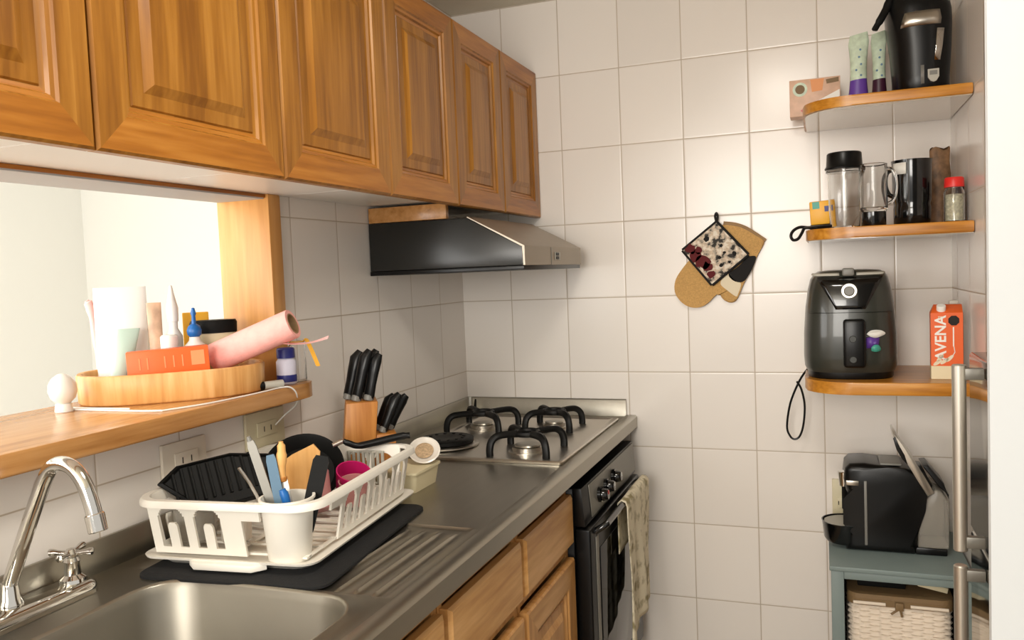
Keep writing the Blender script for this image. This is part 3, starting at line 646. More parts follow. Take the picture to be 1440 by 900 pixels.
bm = NB(); lathe(bm, [(0, 0), (.03, 0), (.034, .004), (.036, .05), (.033, .052), (.031, .006), (0, .004)], (.278, -1.205, .932), 28); o = obj('white_beaker', bm, 'ceramic'); tag(o, 'white beaker in the far right corner of the rack', 'cup')
bm = NB(); lathe(bm, [(0, 0), (.032, 0), (.036, .004), (.037, .062), (.034, .062), (.033, .006), (0, .004)], (.125, -1.515, .932), 30); o = obj('drinking_glass', bm, 'smoke'); tag(o, 'grey smoky tumbler behind the left front arch of the rack', 'glass')
bm = NB(); cyl(bm, (.203, -1.500, .9325), (.203, -1.500, .985), .026, .028, 28, .002); tb = tag(obj('lidded_jar', bm, 'ceramic'), 'small white jar with green label behind the second front arch', 'jar')
bm = NB(); box(bm, .198, .217, -1.5295, -1.526, .946, .968, .001); xf(bm, Matrix.Identity(4)); obj('label', bm, pmat('lime label', rgb(176, 176, 40), .5), tb)
# striped container behind handle
sg = thing('ribbed_dish', 'ribbed clear dish standing at the far end of the rack', 'dish', (.235, -1.165, .935))
bm = NB(); u0 = Vector((.205, -1.120, .94)); u1 = Vector((.285, -1.112, .94)); d = (u1-u0)
for k in range(8): p = u0+d*(k/7); tube(bm, [p, p+Vector((0, 0, .072))], .0038, 8)
obj('ribs', bm, 'ltgrey', sg, True); bm = NB()
for zz in (.0, .070): tube(bm, [u0+Vector((-.004, 0, zz)), u1+Vector((.004, 0, zz))], .003, 8)
obj('rails', bm, 'ltgrey', sg, True)
# cream tub with white soap dish on it, behind the rack
bm = NB(); rings(bm, [[(x, y, z) for x, y in rrect(a, b, .012, 4, .268, -.985)] for a, b, z in ((.112, .118, .9003), (.126, .132, .944), (.132, .138, .944), (.132, .138, .949), (.12, .126, .949))])
o = obj('food_tub', bm, 'cream'); tag(o, 'cream plastic tub on the worktop behind the dish rack', 'tub')
sd = thing('soap_dish', 'round white dish with speckled soap tilted on the cream tub', 'dish', (.30, -.955, .951))
ax_ = Vector((.30, -.62, .73)).normalized(); mt = Matrix.Translation((.303, -.945, .9745)) @ Vector((0, 0, 1)).rotation_difference(ax_).to_matrix().to_4x4()
bm = NB(); lathe(bm, [(0, -.006), (.024, -.006), (.036, .004), (.038, .008), (.034, .009), (.026, .003), (0, .001)], n=36); xf(bm, mt); obj('dish', bm, 'ceramic', sd, True)
bm = NB(); lathe(bm, [(0, .0015), (.020, .0035), (.022, .006), (.018, .008), (0, .0085)], n=28); xf(bm, mt); obj('soap', bm, 'soap', sd, True)

# ------------------------------------------------------------------ knife block
kb = thing('knife_block', 'orange wood knife block against the left wall beside the dish rack', 'knife block', (.12, -.95, .9003))
ux = Vector((.83, .56, 0)); uy = Vector((-.56, .83, 0)); kb0 = Vector((.125, -.945, 0))
def KB(a, b, z): return tuple(kb0+ux*a+uy*b+Vector((0, 0, z)))
bm = NB()
def kbx(bm, a0, a1, b0, b1, z0, z1, lean, bev=.003):
    k = len(bm.verts); box(bm, a0, a1, b0, b1, 0, z1-z0, bev)
    bm.verts.ensure_lookup_table()
    for v in list(bm.verts)[k:]: x, y, z = v.co; v.co = KB(x+lean*z, y, z+z0)
kbx(bm, -.048, .028, -.045, .045, .9003, 1.096, .10); obj('body', bm, 'block', kb, True)
bm = NB(); kbx(bm, .0285, .078, -.04, .04, .9003, 1.014, .10); obj('steak_step', bm, 'block', kb, True)
def khandle(name, label, a, b, z, L, lean, w, grp):
    root = thing(name, label, 'knife', KB(a, b, z), group=grp)
    base = Vector(KB(a, b, z)); top = base+ux*(lean*L)+Vector((0, 0, L))
    bm = NB(); P_ = [base+(top-base)*t for t in (0, .1, .35, .6, .85, 1)]; P_[-1] = P_[-1]+ux*.008; P_[-2] = P_[-2]+ux*.001
    tube(bm, P_, [w*.8, w, w*.95, w*1.05, w*1.15, w*.6], 12, 0, flat=1.5); obj('handle', bm, 'black', root, True)
    bm = NB(); d = (top-base).normalized(); cyl(bm, base-d*.0005, base+d*.014, w*1.3, w*1.25, 14, .002); obj('bolster', bm, 'grey', root, True)
for i, (a, b, L, ln) in enumerate(((-.022, .020, .118, .24), (-.004, -.018, .122, .26), (.018, .018, .118, .24), (.026, -.022, .112, .22))):
    khandle('kitchen_knife', ('leftmost black knife handle at the top of the knife block', 'tall black knife handle in the front middle of the knife block', 'black knife handle at the back right of the knife block top', 'black knife handle at the front right of the knife block top')[i], a, b, 1.0975, L, ln, .0095, 'large knives in the block')
for i, (a, b, L, ln) in enumerate(((.046, .020, .085, .45), (.056, -.018, .092, .42), (.074, .015, .082, .5))):
    khandle('steak_knife', ('small black steak knife leaning back on the lower step of the block', 'small black steak knife at the front of the lower step', 'outermost small black steak knife on the lower step')[i], a, b, 1.0155, L, ln, .0085, 'steak knives in the block')

# ------------------------------------------------------------------ wall outlets
def outlet(name, label, wall, c1, z0, z1, hw, mat, rock):
    if wall == 'x':
        o = thing(name, label, 'socket', (.002, c1, z0)); B = lambda bm, a0, a1, b0, b1, d0, d1, bev: box(bm, d0, d1, a0, a1, b0, b1, bev)
    else:
        o = thing(name, label, 'socket', (c1, -.002, z0)); B = lambda bm, a0, a1, b0, b1, d0, d1, bev: box(bm, a0, a1, -d1, -d0, b0, b1, bev)
    bm = NB(); B(bm, c1-hw, c1+hw, z0, z1, .001, .009, .002); obj('plate', bm, mat, o, True)
    m = (z0+z1)/2
    bm = NB(); B(bm, c1-hw*.52, c1+hw*.52, m-.016, m+.016, .0092, .013, .0012); r = obj('insert', bm, mat, o, True)
    bm = NB()
    for s in (-.012, .012): B(bm, c1+s-.0012, c1+s+.0012, m-.006, m+.006, .0131, .0136, 0)
    obj('slots', bm, 'inside', r, True)
    return o
outlet('wall_socket', 'beige wall socket under the ledge behind the frying pan', 'x', -1.150, 1.022, 1.104, .068, 'beige', 0)
outlet('wall_socket', 'pale wall socket under the ledge above the front of the dish rack', 'x', -1.405, 1.012, 1.088, .060, 'plate_t', 0)
outlet('wall_socket', 'cream wall socket on the back wall behind the pod coffee machine', 'y', 1.247, .575, .720, .030, 'beige', 0)
bm = NB(); tube(bm, [(.030, -1.480, 1.160), (.06, -1.40, 1.1600), (.072, -1.30, 1.160), (.074, -1.235, 1.160), (.074, -1.18, 1.1602), (.084, -1.155, 1.158), (.0855, -1.135, 1.140), (.060, -1.105, 1.110), (.025, -1.10, 1.085), (.016, -1.125, 1.066)], .0017, 8, 8)
tube(bm, [(-.06, -1.47, 1.160), (-.14, -1.475, 1.160), (-.24, -1.475, 1.160), (-.20, -1.49, 1.160), (-.03, -1.49, 1.160), (.030, -1.480, 1.160)], .0017, 8, 8)
o = obj('charging_cable', bm, 'white'); tag(o, 'thin white cable along the tray and over the ledge to the socket', 'cable')

# ------------------------------------------------------------------ tray of toiletries on the ledge
TC = Vector((-.115, -1.290)); TA = radians(43); ta = Vector((cos(TA), sin(TA), 0)); tb_ = Vector((-sin(TA), cos(TA), 0)); ZL = 1.1583
def TR(a, b, z=0): return Vector((TC.x, TC.y, ZL+z))+ta*a+tb_*b     # a: left-right seen from the kitchen, b: away
def oval(A, B, z, n=64, e=2.5):
    out = []
    for i in range(n):
        t_ = 2*pi*i/n; c, s = cos(t_), sin(t_); out.append(TR(A*math.copysign(abs(c)**(2/e), c), B*math.copysign(abs(s)**(2/e), s), z))
    return out
bm = NB(); rings(bm, [oval(.182, .118, 0), oval(.186, .122, .004), oval(.188, .124, .058), oval(.186, .122, .061), oval(.178, .114, .061), oval(.176, .112, .058), oval(.176, .112, .008)])
o = obj('oval_tray', bm, 'tray_w', ang=50); tag(o, 'oval bamboo tray holding toiletries on the ledge', 'tray')
ZB = .0085
bm = NB()
def slab_pouch(bm, a0, a1, b, z0, z1, t0, tilt=0, shrink=.95):
    rs = []
    for k in range(7):
        u = k/6; z = z0+(z1-z0)*u; th = t0*(1-u)**.6*.5+.0012; sh = 1-(1-shrink)*u; m = (a0+a1)/2+tilt*u; w = (a1-a0)/2*sh
        rs.append([TR(m+w*cos(q*pi/8), b+th*sin(q*pi/8)+.0, z) if True else None for q in range(16)])
    rings(bm, rs)
slab_pouch(bm, -.150, -.045, .035, ZB, .238, .05, .0, .98); o = obj('white_pouch', bm, 'white', ang=60); tag(o, 'tall white pouch at the left end of the tray', 'pouch')
tbx = thing('cream_tube', 'pale green squeeze tube leaning against the white pouch', 'tube', tuple(TR(-.10, -.02, ZB)))
bm = NB()
def tubebody(bm, a, b, z0, z1, r, tilt, flatten=True):
    rs = []
    for k in range(9):
        u = k/8; th = r*(1-u)+.0015*u if flatten else r; w = r*(1+.18*u)
        rs.append([TR(a+tilt*u+w*cos(q*pi/10), b+.04*u*.3+th*sin(q*pi/10), z0+(z1-z0)*u) for q in range(20)])
    rings(bm, rs)
tubebody(bm, -.108, -.018, ZB+.028, .150, .019, .025); obj('body', bm, 'mint', tbx, True, ang=60)
bm = NB(); cyl(bm, TR(-.108, -.018, ZB), TR(-.108, -.018, ZB+.0275), .0175, .0185, 24, .002); obj('cap', bm, 'label_w', tbx, True)
bm = NB(); tube(bm, [TR(-.150, .078, ZB), TR(-.152, .074, .10), TR(-.158, .07, .19), TR(-.165, .068, .212)], [.004, .004, .006, .009, .005], 10, 5); o = obj('brush', bm, 'pink_p'); tag(o, 'slim peach brush behind the white pouch', 'brush')
bx = thing('orange_box', 'bright orange carton lying along the front of the tray', 'box', tuple(TR(0, -.055, ZB)))
bm = NB(); vs = []
k = len(bm.verts); box(bm, -.083, .075, -.018, .018, 0, .098, .0015); xf(bm, Matrix.Translation(TR(-.002, -.062, ZB)) @ Matrix.Rotation(TA, 4, 'Z') @ Matrix.Rotation(radians(-2), 4, 'Y')); obj('carton', bm, 'orange', bx, True)
OP = pmat('pale orange print', rgb(247, 150, 96), .5)
for q in (-.060, -.045, -.012, .005, .022):
    bm = NB(); box(bm, q, q+.0025, -.0188, -.0183, .060, .084, 0); xf(bm, Matrix.Translation(TR(-.002, -.062, ZB)) @ Matrix.Rotation(TA, 4, 'Z') @ Matrix.Rotation(radians(-2), 4, 'Y')); obj('printed_stroke', bm, OP, bx, True)
bm = NB(); box(bm, .040, .066, -.0188, -.0183, .060, .090, 0)
xf(bm, Matrix.Translation(TR(-.002, -.062, ZB)) @ Matrix.Rotation(TA, 4, 'Z') @ Matrix.Rotation(radians(-2), 4, 'Y')); obj('printed_panel', bm, OP, bx, True)
st = thing('hand_cream', 'small tan printed tube standing behind the orange carton', 'tube', tuple(TR(-.032, -.005, ZB)))
bm = NB(); tubebody(bm, -.030, .0, ZB+.018, .202, .0125, -.002); obj('body', bm, pmat('tan tube print', rgb(206, 170, 140), .4, vary=.25, vscale=(40, 40, 30)), st, True, ang=60)
bm = NB(); cyl(bm, TR(-.030, .0, ZB), TR(-.030, .0, ZB+.0175), .011, .011, 20, .001); obj('cap', bm, 'green_p', st, True)
bt = thing('spray_bottle', 'slender white spray bottle with tapered nozzle in the tray', 'bottle', tuple(TR(.0, .02, ZB)))
bm = NB(); lathe(bm, [(0, 0), (.017, 0), (.019, .003), (.019, .118), (.010, .135), (.010, .15), (0, .15)], TR(.004, .02, ZB), 24); obj('body', bm, 'label_w', bt, True)
bm = NB(); lathe(bm, [(0, 0), (.012, 0), (.013, .03), (.010, .042), (.005, .065), (.003, .078), (0, .079)], TR(.004, .02, ZB+.1503), 20); obj('nozzle', bm, 'white', bt, True)
bm = NB(); box(bm, -.028, .028, -.010, .010, 0, .166, .002); xf(bm, Matrix.Translation(TR(.052, .089, ZB)) @ Matrix.Rotation(TA, 4, 'Z')); o = obj('yellow_box', bm, 'yellow'); tag(o, 'yellow box at the back of the tray before the jamb', 'box')
bb = thing('blue_cap_bottle', 'small white bottle with round blue cap in the tray middle', 'bottle', tuple(TR(.043, -.012, ZB)))
bm = NB(); lathe(bm, [(0, 0), (.019, 0), (.021, .003), (.021, .098), (.012, .108), (.011, .116), (0, .116)], TR(.046, -.012, ZB), 24); obj('body', bm, 'label_w', bb, True)
bm = NB(); lathe(bm, [(0, 0), (.010, 0), (.0145, .005), (.0155, .014), (.012, .023), (.005, .028), (.004, .045), (.006, .05), (.003, .062), (0, .063)], TR(.046, -.012, ZB+.1163), 24); obj('cap', bm, 'blue', bb, True)
dj = thing('dark_lid_jar', 'squat cream jar with wide dark lid behind the pink roll', 'jar', tuple(TR(.088, .050, ZB)))
def ovj(ra, rb, z): return [TR(.088+ra*cos(2*pi*i/36), .050+rb*sin(2*pi*i/36), z) for i in range(36)]
bm = NB(); rings(bm, [ovj(.045, .022, ZB), ovj(.048, .024, ZB+.004), ovj(.048, .024, .127)]); obj('body', bm, 'cream', dj, True)
bm = NB(); rings(bm, [ovj(.050, .026, .1275), ovj(.051, .026, .150), ovj(.048, .024, .156), ovj(.03, .012, .157)]); obj('lid', bm, 'black_m', dj, True)
bm = NB(); lathe(bm, [(0, 0), (.017, 0), (.018, .002), (.018, .120), (.014, .124), (0, .124)], TR(-.005, -.022, ZB), 24); o = obj('deodorant', bm, 'white'); tag(o, 'short white cylinder standing right behind the orange carton', 'bottle')
# pink paper roll lying aslant over the tray rim
pr = thing('paper_roll', 'pink paper roll with cardboard core propped across the tray', 'roll', tuple(TR(.09, -.075, .07)))
A = Vector((-.046, -1.242, 1.233)); Bp = Vector((.130, -1.196, 1.303)); ax_ = (Bp-A).normalized(); u, v = frame(ax_)
def rr(p, r, n=36): return [p+u*(r*cos(2*pi*i/n))+v*(r*sin(2*pi*i/n)) for i in range(n)]
bm = NB(); rings(bm, [rr(A, .0235), rr(A, .031), rr(A+ax_*.003, .0325), rr(Bp-ax_*.003, .0325), rr(Bp, .0315), rr(Bp, .0235)], False, False)
obj('sheet', bm, 'pink', pr, True, ang=60)
bm = NB(); rings(bm, [rr(A, .0234), rr(Bp+ax_*.0005, .0234), rr(Bp+ax_*.0005, .0205), rr(A+ax_*.04, .0205)], True, True); obj('core', bm, 'card', pr, True)
bm = NB(); a0 = A+ax_*.10-v*0
low = min(((u*cos(t_*.05)+v*sin(t_*.05)) for t_ in range(126)), key=lambda q: q.z); sidev = ax_.cross(low); 
if sidev.dot(Vector((1, -.9, 0))) > 0: sidev = -sidev
rs = []; e0 = Bp-ax_*.03+low*.0335; e1_ = Vector((.184, -1.146, 1.268))
for q in range(8):
    t_ = q/7; p0_ = e0.lerp(e1_, t_)+Vector((0, 0, -.006*sin(pi*t_))); w_ = .021*(1-t_)+.0045
    rs.append([p0_+sidev*w_+Vector((0, 0, .004*t_)), p0_+low*.001, p0_-sidev*w_-Vector((0, 0, .003*t_)), p0_-low*.0002])
rings(bm, rs); obj('loose_flap', bm, 'pink_p', pr, True)
# right of the tray
pb_ = thing('pill_bottle', 'white pill bottle with navy lid at the far end of the ledge', 'bottle', (.040, -1.105, ZL))
bm = NB(); lathe(bm, [(0, 0), (.0205, 0), (.0225, .003), (.0225, .052), (.017, .060), (0, .060)], (.040, -1.105, ZL), 28); b_ = obj('body', bm, 'lilac', pb_, True)
bm = NB(); lathe(bm, [(.0229, .006), (.0229, .022), (.0226, .022), (.0226, .006)], (.040, -1.105, ZL), 28); obj('label_band', bm, 'navy', b_, True)
bm = NB(); lathe(bm, [(0, 0), (.0205, 0), (.0205, .020), (.018, .023), (0, .023)], (.040, -1.105, ZL+.0605), 28); obj('lid', bm, 'navy', pb_, True)
bm = NB(); lathe(bm, [(0, 0), (.018, 0), (.020, .003), (.020, .082), (.016, .088), (.016, .098), (.0145, .098), (.0145, .087), (.018, .081), (.018, .005), (0, .004)], (.034, -1.052, ZL), 24); gj = obj('glass_jar', bm, 'glass'); tag(gj, 'small clear glass jar with a yellow strap at the ledge tip', 'jar')
bm = NB(); rs = []
for k in range(9):
    u_ = k/8; p_ = Vector((.0635+.022*u_**1.3, -1.057+.012*u_, ZL+.100-.065*u_**1.4)); rs.append([p_+Vector((.004, .003, 0)), p_+Vector((0, 0, .0016)), p_-Vector((.004, .003, 0)), p_-Vector((0, 0, .0016))])
rings(bm, rs); tube(bm, [(.034+.0172*cos(q*pi/10), -1.052+.0172*sin(q*pi/10), ZL+.093) for q in range(21)], .0011, 6); tube(bm, [(.051, -1.052, ZL+.093), (.0635, -1.057, ZL+.100)], .0018, 6); obj('strap', bm, 'yellow', gj)
pn_ = thing('marker_pen', 'grey marker pen with black cap lying on the ledge before the pill bottle', 'pen', (.045, -1.2, ZL))
d = Vector((.072, -1.165, 0))-Vector((.014, -1.262, 0)); p0_ = Vector((.016, -1.262, ZL+.0098)); ld = d.normalized()
bm = NB(); cyl(bm, p0_, p0_+ld*.030, .0085, .0095, 18, .001); obj('cap', bm, 'black', pn_, True)
bm = NB(); cyl(bm, p0_+ld*.0302, p0_+ld*.112, .009, .009, 18, .001); bd = obj('barrel', bm, 'ltgrey', pn_, True)
bm = NB(); cyl(bm, p0_+ld*.048, p0_+ld*.068, .0093, .0093, 18); obj('band', bm, 'black', bd, True)
eg = thing('egg_shaker', 'white egg-shaped shaker on the ledge left of the tray', 'shaker', (-.19, -1.51, ZL))
bm = NB(); lathe(bm, [(0, 0), (.016, 0), (.0165, .002), (.0145, .016), (0, .016)], (-.188, -1.507, ZL), 28); obj('foot', bm, 'white', eg, True)
bm = NB(); lathe(bm, [(0, 0), (.012, .0), (.022, .010), (.0262, .024), (.025, .038), (.018, .050), (.008, .057), (0, .059)], (-.188, -1.507, ZL+.0162), 32); obj('shell', bm, 'ceramic', eg, True)

# ------------------------------------------------------------------ oven mitt and pot holder on the back wall
def flat_shape(bm, poly, y0, y1, bev=.004): prism(bm, poly, 'y', y0, y1, bev, 3)
def spl(pts, k=5):
    P_ = smooth_path([Vector((p[0], p[1], 0)) for p in pts+[pts[0]]], k); return [(p.x, p.y) for p in P_[:-1]]
mi = thing('oven_mitt', 'tan oven mitt hanging aslant on the tiled back wall', 'oven mitt', (.89, -.01, 1.26))
mo = [(.912, 1.518), (.965, 1.506), (1.010, 1.478), (1.034, 1.458), (1.016, 1.422), (.990, 1.372), (.966, 1.322), (.950, 1.286), (.936, 1.272), (.916, 1.275), (.900, 1.290), (.893, 1.302), (.878, 1.292), (.858, 1.272), (.832, 1.259), (.800, 1.261), (.772, 1.280), (.755, 1.310), (.757, 1.345), (.776, 1.378), (.82, 1.43), (.87, 1.485)]
bm = NB(); flat_shape(bm, spl(mo, 4), -.020, -.004, .006); mb = obj('body', bm, 'tan', mi, True, ang=60)
bm = NB(); tube(bm, [(.912, -.012, 1.520), (.950, -.012, 1.513), (.985, -.012, 1.497), (1.036, -.012, 1.459)], .004, 10, 6, flat=2.2); obj('cuff_trim', bm, 'card', mi, True)
def mitt_patch(poly, mat, nm='print_patch'):
    bm = NB(); flat_shape(bm, poly, -.0212, -.0201, 0); o = obj(nm, bm, mat, mb); 
    o.data.transform(Matrix.Translation((-mi.location.x, -mi.location.y, -mi.location.z))); return o
mitt_patch(spl([(.985, 1.415), (1.008, 1.414), (1.004, 1.392), (.988, 1.360), (.968, 1.336), (.940, 1.340), (.925, 1.362), (.955, 1.385)], 4), 'cloth_k')
mitt_patch(spl([(.925, 1.362), (.945, 1.340), (.962, 1.330), (.952, 1.298), (.945, 1.291), (.918, 1.312), (.900, 1.330), (.905, 1.348)], 4), 'cloth_c')
ph = thing('pot_holder', 'square patchwork pot holder with black edging hung over the mitt', 'pot holder', (.88, -.03, 1.34))
Q = [(.893, 1.526), (.785, 1.443), (.874, 1.330), (.986, 1.420)]
bm = NB(); flat_shape(bm, Q, -.033, -.0222, .003); pbod = obj('pad', bm, 'patch', ph, True)
bm = NB(); Qc = [(p[0], -.0276, p[1]) for p in Q]
for a, b in zip(Qc, Qc[1:]+Qc[:1]): tube(bm, [a, b], .0058, 8)
obj('edging', bm, 'cloth_k', ph, True)
bm = NB(); tube(bm, [(.892, -.027, 1.528), (.888, -.022, 1.545), (.891, -.012, 1.556), (.896, -.022, 1.545), (.894, -.027, 1.528)], .0035, 8, 4); obj('loop', bm, 'cloth_k', ph, True)
random.seed(3)
def blob(cx_, cz_, r, mat, nm):
    pts_ = [(cx_+r*(.7+.5*random.random())*cos(t_*pi/5), cz_+r*(.7+.5*random.random())*sin(t_*pi/5)) for t_ in range(10)]
    bm = NB(); flat_shape(bm, spl(pts_, 3), -.0343, -.0332, 0); o = obj(nm, bm, mat, ph, True); return o
for c_, r_ in (((.812, 1.446), .016), ((.826, 1.422), .018), ((.848, 1.404), .022), ((.862, 1.386), .016), ((.872, 1.364), .013), ((.835, 1.440), .012)): blob(c_[0], c_[1], r_, 'maroon', 'print_spot')
for c_, r_ in (((.905, 1.452), .006), ((.915, 1.43), .005), ((.90, 1.415), .006), ((.905, 1.39), .006), ((.945, 1.425), .007), ((.862, 1.475), .009), ((.93, 1.40), .005)): blob(c_[0], c_[1], r_, 'cloth_k', 'print_dot')
bm = NB(); cyl(bm, (.8915, -.001, 1.551), (.8915, -.016, 1.551), .0028, .0028, 12); cyl(bm, (.8915, -.016, 1.551), (.8915, -.018, 1.551), .005, .005, 12); o = obj('wall_hook', bm, 'black'); tag(o, 'small hook on the back wall carrying mitt and pot holder', 'hook')

# ------------------------------------------------------------------ corner shelves
def shelf(name, z1, th, left, label):
    u = thing(name, label, 'shelf', (1.35, -.2, z1-th), group='corner shelves')
    p = [(1.551, -.003), (left, -.003), (left, -.26)]; R_ = .12
    for i in range(1, 11): a = pi+radians(90*i/10); p.append((left+R_+R_*cos(a), -.27+R_*sin(a)))
    p += [(1.551, -.39)]
    bm = NB(); prism(bm, p, 'z', z1-th+.0015, z1, .004, 2); obj('board', bm, 'shelf', u, True, ang=40)
    bm = NB(); prism(bm, [(x_ if x_ > 1.5 else x_+.006, y_+.006 if y_ < -.1 else y_) for x_, y_ in p], 'z', z1-th, z1-th+.0014); obj('underside', bm, 'shelf_under', u, True)['label'] = 'pale underside'
    return u
shelf('corner_shelf', 1.810, .028, 1.158, 'topmost wooden corner shelf with the black coffee maker')
shelf('corner_shelf', 1.476, .030, 1.160, 'middle wooden corner shelf with cups and jars')
shelf('corner_shelf', 1.072, .034, 1.150, 'lowest wooden corner shelf carrying the air fryer')
Z1, Z2, Z3 = 1.8103, 1.4763, 1.0723

# air fryer
af = thing('air_fryer', 'dark grey air fryer on the lowest corner shelf', 'air fryer', (1.268, -.225, Z3))
AC = (1.268, -.212)
def se(w, d_, z, e=3.2, n=56, dy=0):
    out = []
    for i in range(n):
        t_ = 2*pi*i/n; c, s = cos(t_), sin(t_); out.append((AC[0]+w/2*math.copysign(abs(c)**(2/e), c), AC[1]+dy+d_/2*math.copysign(abs(s)**(2/e), s), z))
    return out
bm = NB(); rings(bm, [se(.216, .236, Z3), se(.22, .24, Z3+.004), se(.22, .24, Z3+.018)]); obj('base', bm, 'black', af, True)
bm = NB(); rings(bm, [se(.226, .246, Z3+.0183), se(.236, .256, Z3+.03), se(.240, .262, Z3+.06), se(.238, .260, Z3+.12), se(.228, .250, Z3+.19), se(.214, .236, Z3+.24), se(.200, .222, Z3+.268), se(.184, .206, Z3+.282), se(.16, .18, Z3+.289), se(.10, .12, Z3+.292)])
obj('body', bm, 'fryer', af, True, ang=60)
def fy(z):  # front surface y at height
    tab = [(0.018, .123), (.06, .131), (.12, .130), (.19, .125), (.24, .118), (.268, .111), (.282, .103), (.289, .09)]
    for (a, b), (c, d_) in zip(tab, tab[1:]):
        if a <= z <= c: return AC[1]-(b+(d_-b)*(z-a)/(c-a))
    return AC[1]-.131
def front_patch(bm, rows, n=8, lift=.0012):
    rs = []
    for z, x0, x1 in rows:
        r_ = []
        for i in range(n+1):
            x_ = x0+(x1-x0)*i/n; W_ = .5*.236; u_ = min(.97, abs(x_-AC[0])/W_); f_ = (1-u_**3.2)**(1/3.2)
            r_.append((x_, AC[1]-(AC[1]-fy(z))*f_-lift, Z3+z))
        rs.append(r_)
    rings(bm, rs, closed=False)
bm = NB(); front_patch(bm, [(.274, 1.186, 1.350), (.25, 1.198, 1.338), (.225, 1.212, 1.324), (.20, 1.226, 1.311), (.188, 1.232, 1.305)], 12); o = obj('top_panel', bm, 'black_g', af, True, ang=80); md = o.modifiers.new('s', 'SOLIDIFY'); md.thickness = .0015
bm = NB(); front_patch(bm, [(.286, 1.175, 1.243), (.2835, 1.172, 1.243), (.279, 1.180, 1.243)], 8, .004); o = obj('top_highlight', bm, 'ltgrey', af, True, ang=80); md = o.modifiers.new('s', 'SOLIDIFY'); md.thickness = .003  # silvery highlight lenses on the fryer top, put on as light grey
bm = NB(); front_patch(bm, [(.286, 1.285, 1.353), (.2835, 1.285, 1.356), (.279, 1.285, 1.350)], 8, .004); o = obj('top_highlight', bm, 'ltgrey', af, True, ang=80); md = o.modifiers.new('s', 'SOLIDIFY'); md.thickness = .003
bm = NB(); box(bm, 1.250, 1.280, fy(.28)-.012, fy(.28)+.03, Z3+.276, Z3+.297, .005, 3); obj('lid_knob', bm, 'grey', af, True)
zc = .236; yc = fy(zc)-.002
bm = NB(); cyl(bm, (1.266, yc+.003, Z3+zc), (1.266, yc-.006, Z3+zc+.001), .0205, .020, 32, .001); dl = obj('dial', bm, 'steel_l', af, True)
bm = NB(); cyl(bm, (1.266, yc-.0062, Z3+zc), (1.266, yc-.016, Z3+zc+.001), .0135, .012, 28, .001); obj('dial_grip', bm, 'grey', dl, True)
bm = NB(); front_patch(bm, [(.180, 1.165, 1.372), (.1785, 1.165, 1.372)], 16, .0008); o = obj('drawer_seam', bm, 'black', af, True); md = o.modifiers.new('s', 'SOLIDIFY'); md.thickness = .001
bm = NB(); box(bm, 1.249, 1.303, fy(.1)-.034, fy(.1)+.004, Z3+.036, Z3+.163, .008, 3); hd = obj('drawer_handle', bm, 'black', af, True)
for zz in (.112, .058):
    bm = NB(); cyl(bm, (1.272, fy(.1)-.0342, Z3+zz), (1.272, fy(.1)-.036, Z3+zz), .009, .008, 20); obj('button', bm, 'fryer', hd, True)
stk = spl([(1.306, .122), (1.316, .131), (1.331, .133), (1.345, .130), (1.353, .122), (1.340, .115), (1.328, .112), (1.316, .115)], 3)
def decal(poly, mat, nm, lift):
    bm = NB(); vs = []
    for x_, z in poly:
        u_ = min(.97, abs(x_-AC[0])/.118); f_ = (1-u_**3.2)**(1/3.2); vs.append(bm.verts.new((x_, AC[1]-(AC[1]-fy(z))*f_-lift, Z3+z)))
    bm.faces.new(vs); o = obj(nm, bm, mat, af, True); md = o.modifiers.new('s', 'SOLIDIFY'); md.thickness = .0006
decal([(1.305, .112), (1.320, .116), (1.338, .112), (1.334, .085), (1.306, .085)], 'purple', 'sticker', .0035)
decal(stk, 'label_w', 'sticker', .0045)
decal(spl([(1.318, .088), (1.326, .094), (1.336, .092), (1.341, .080), (1.330, .075), (1.318, .078)], 3), 'teal', 'sticker', .0045)
bm = NB(); tube(bm, [(1.166, -.10, 1.080), (1.150, -.12, 1.068), (1.128, -.10, 1.030), (1.103, -.085, .965), (1.092, -.08, .895), (1.100, -.08, .865), (1.113, -.08, .855), (1.128, -.08, .865), (1.139, -.085, .90), (1.144, -.09, .96), (1.136, -.10, 1.01), (1.124, -.11, 1.035)], .0032, 8, 6)
o = obj('power_cord', bm, 'black'); tag(o, 'black power cord looping below the lowest corner shelf', 'cord')

# oat drink carton
CA = radians(-3); ca = thing('oat_carton', 'orange oat drink carton on the lowest shelf beside the air fryer', 'carton', (1.500, -.285, Z3), CA)
w2, d2, hh = .037, .024, .172
bm = NB()
rings(bm, [[(-w2, -d2, 0), (w2, -d2, 0), (w2, d2, 0), (-w2, d2, 0)], [(-w2, -d2, .034), (w2, -d2, .034), (w2, d2, .034), (-w2, d2, .034)]], True, False); obj('foot_band', bm, 'cream', ca)
bm = NB()
rings(bm, [[(-w2, -d2, .0341), (w2, -d2, .0341), (w2, d2, .0341), (-w2, d2, .0341)], [(-w2, -d2, hh), (w2, -d2, hh), (w2, d2, hh), (-w2, d2, hh)], [(-w2*.75, .008, hh+.020), (w2, .008, hh+.020), (w2, d2, hh+.020), (-w2*.75, d2, hh+.020)]]); bd = obj('body', bm, 'avena', ca)
bm = NB(); box(bm, w2+.0002, w2+.0008, -d2, d2, .002, hh); obj('side_sheet', bm, 'inside', bd)  # near-black sheet over the carton's right side
bm = NB(); cyl(bm, (-.012, -.010, hh+.004), (-.012, -.016, hh+.019), .011, .011, 20, .001); obj('cap', bm, 'white', ca)
bm = NB(); box(bm, .008, .030, .006, .018, hh+.0202, hh+.031, .003); obj('fold', bm, 'ltgrey', ca)
def cm(x_, z, s=1): return Matrix(((0, -1, 0, x_), (0, 0, -1, -d2-.0006), (1, 0, 0, z), (0, 0, 0, 1)))
text('lettering', 'AVENA', .036, cm(-.0135, .107), 'label_w', bd)
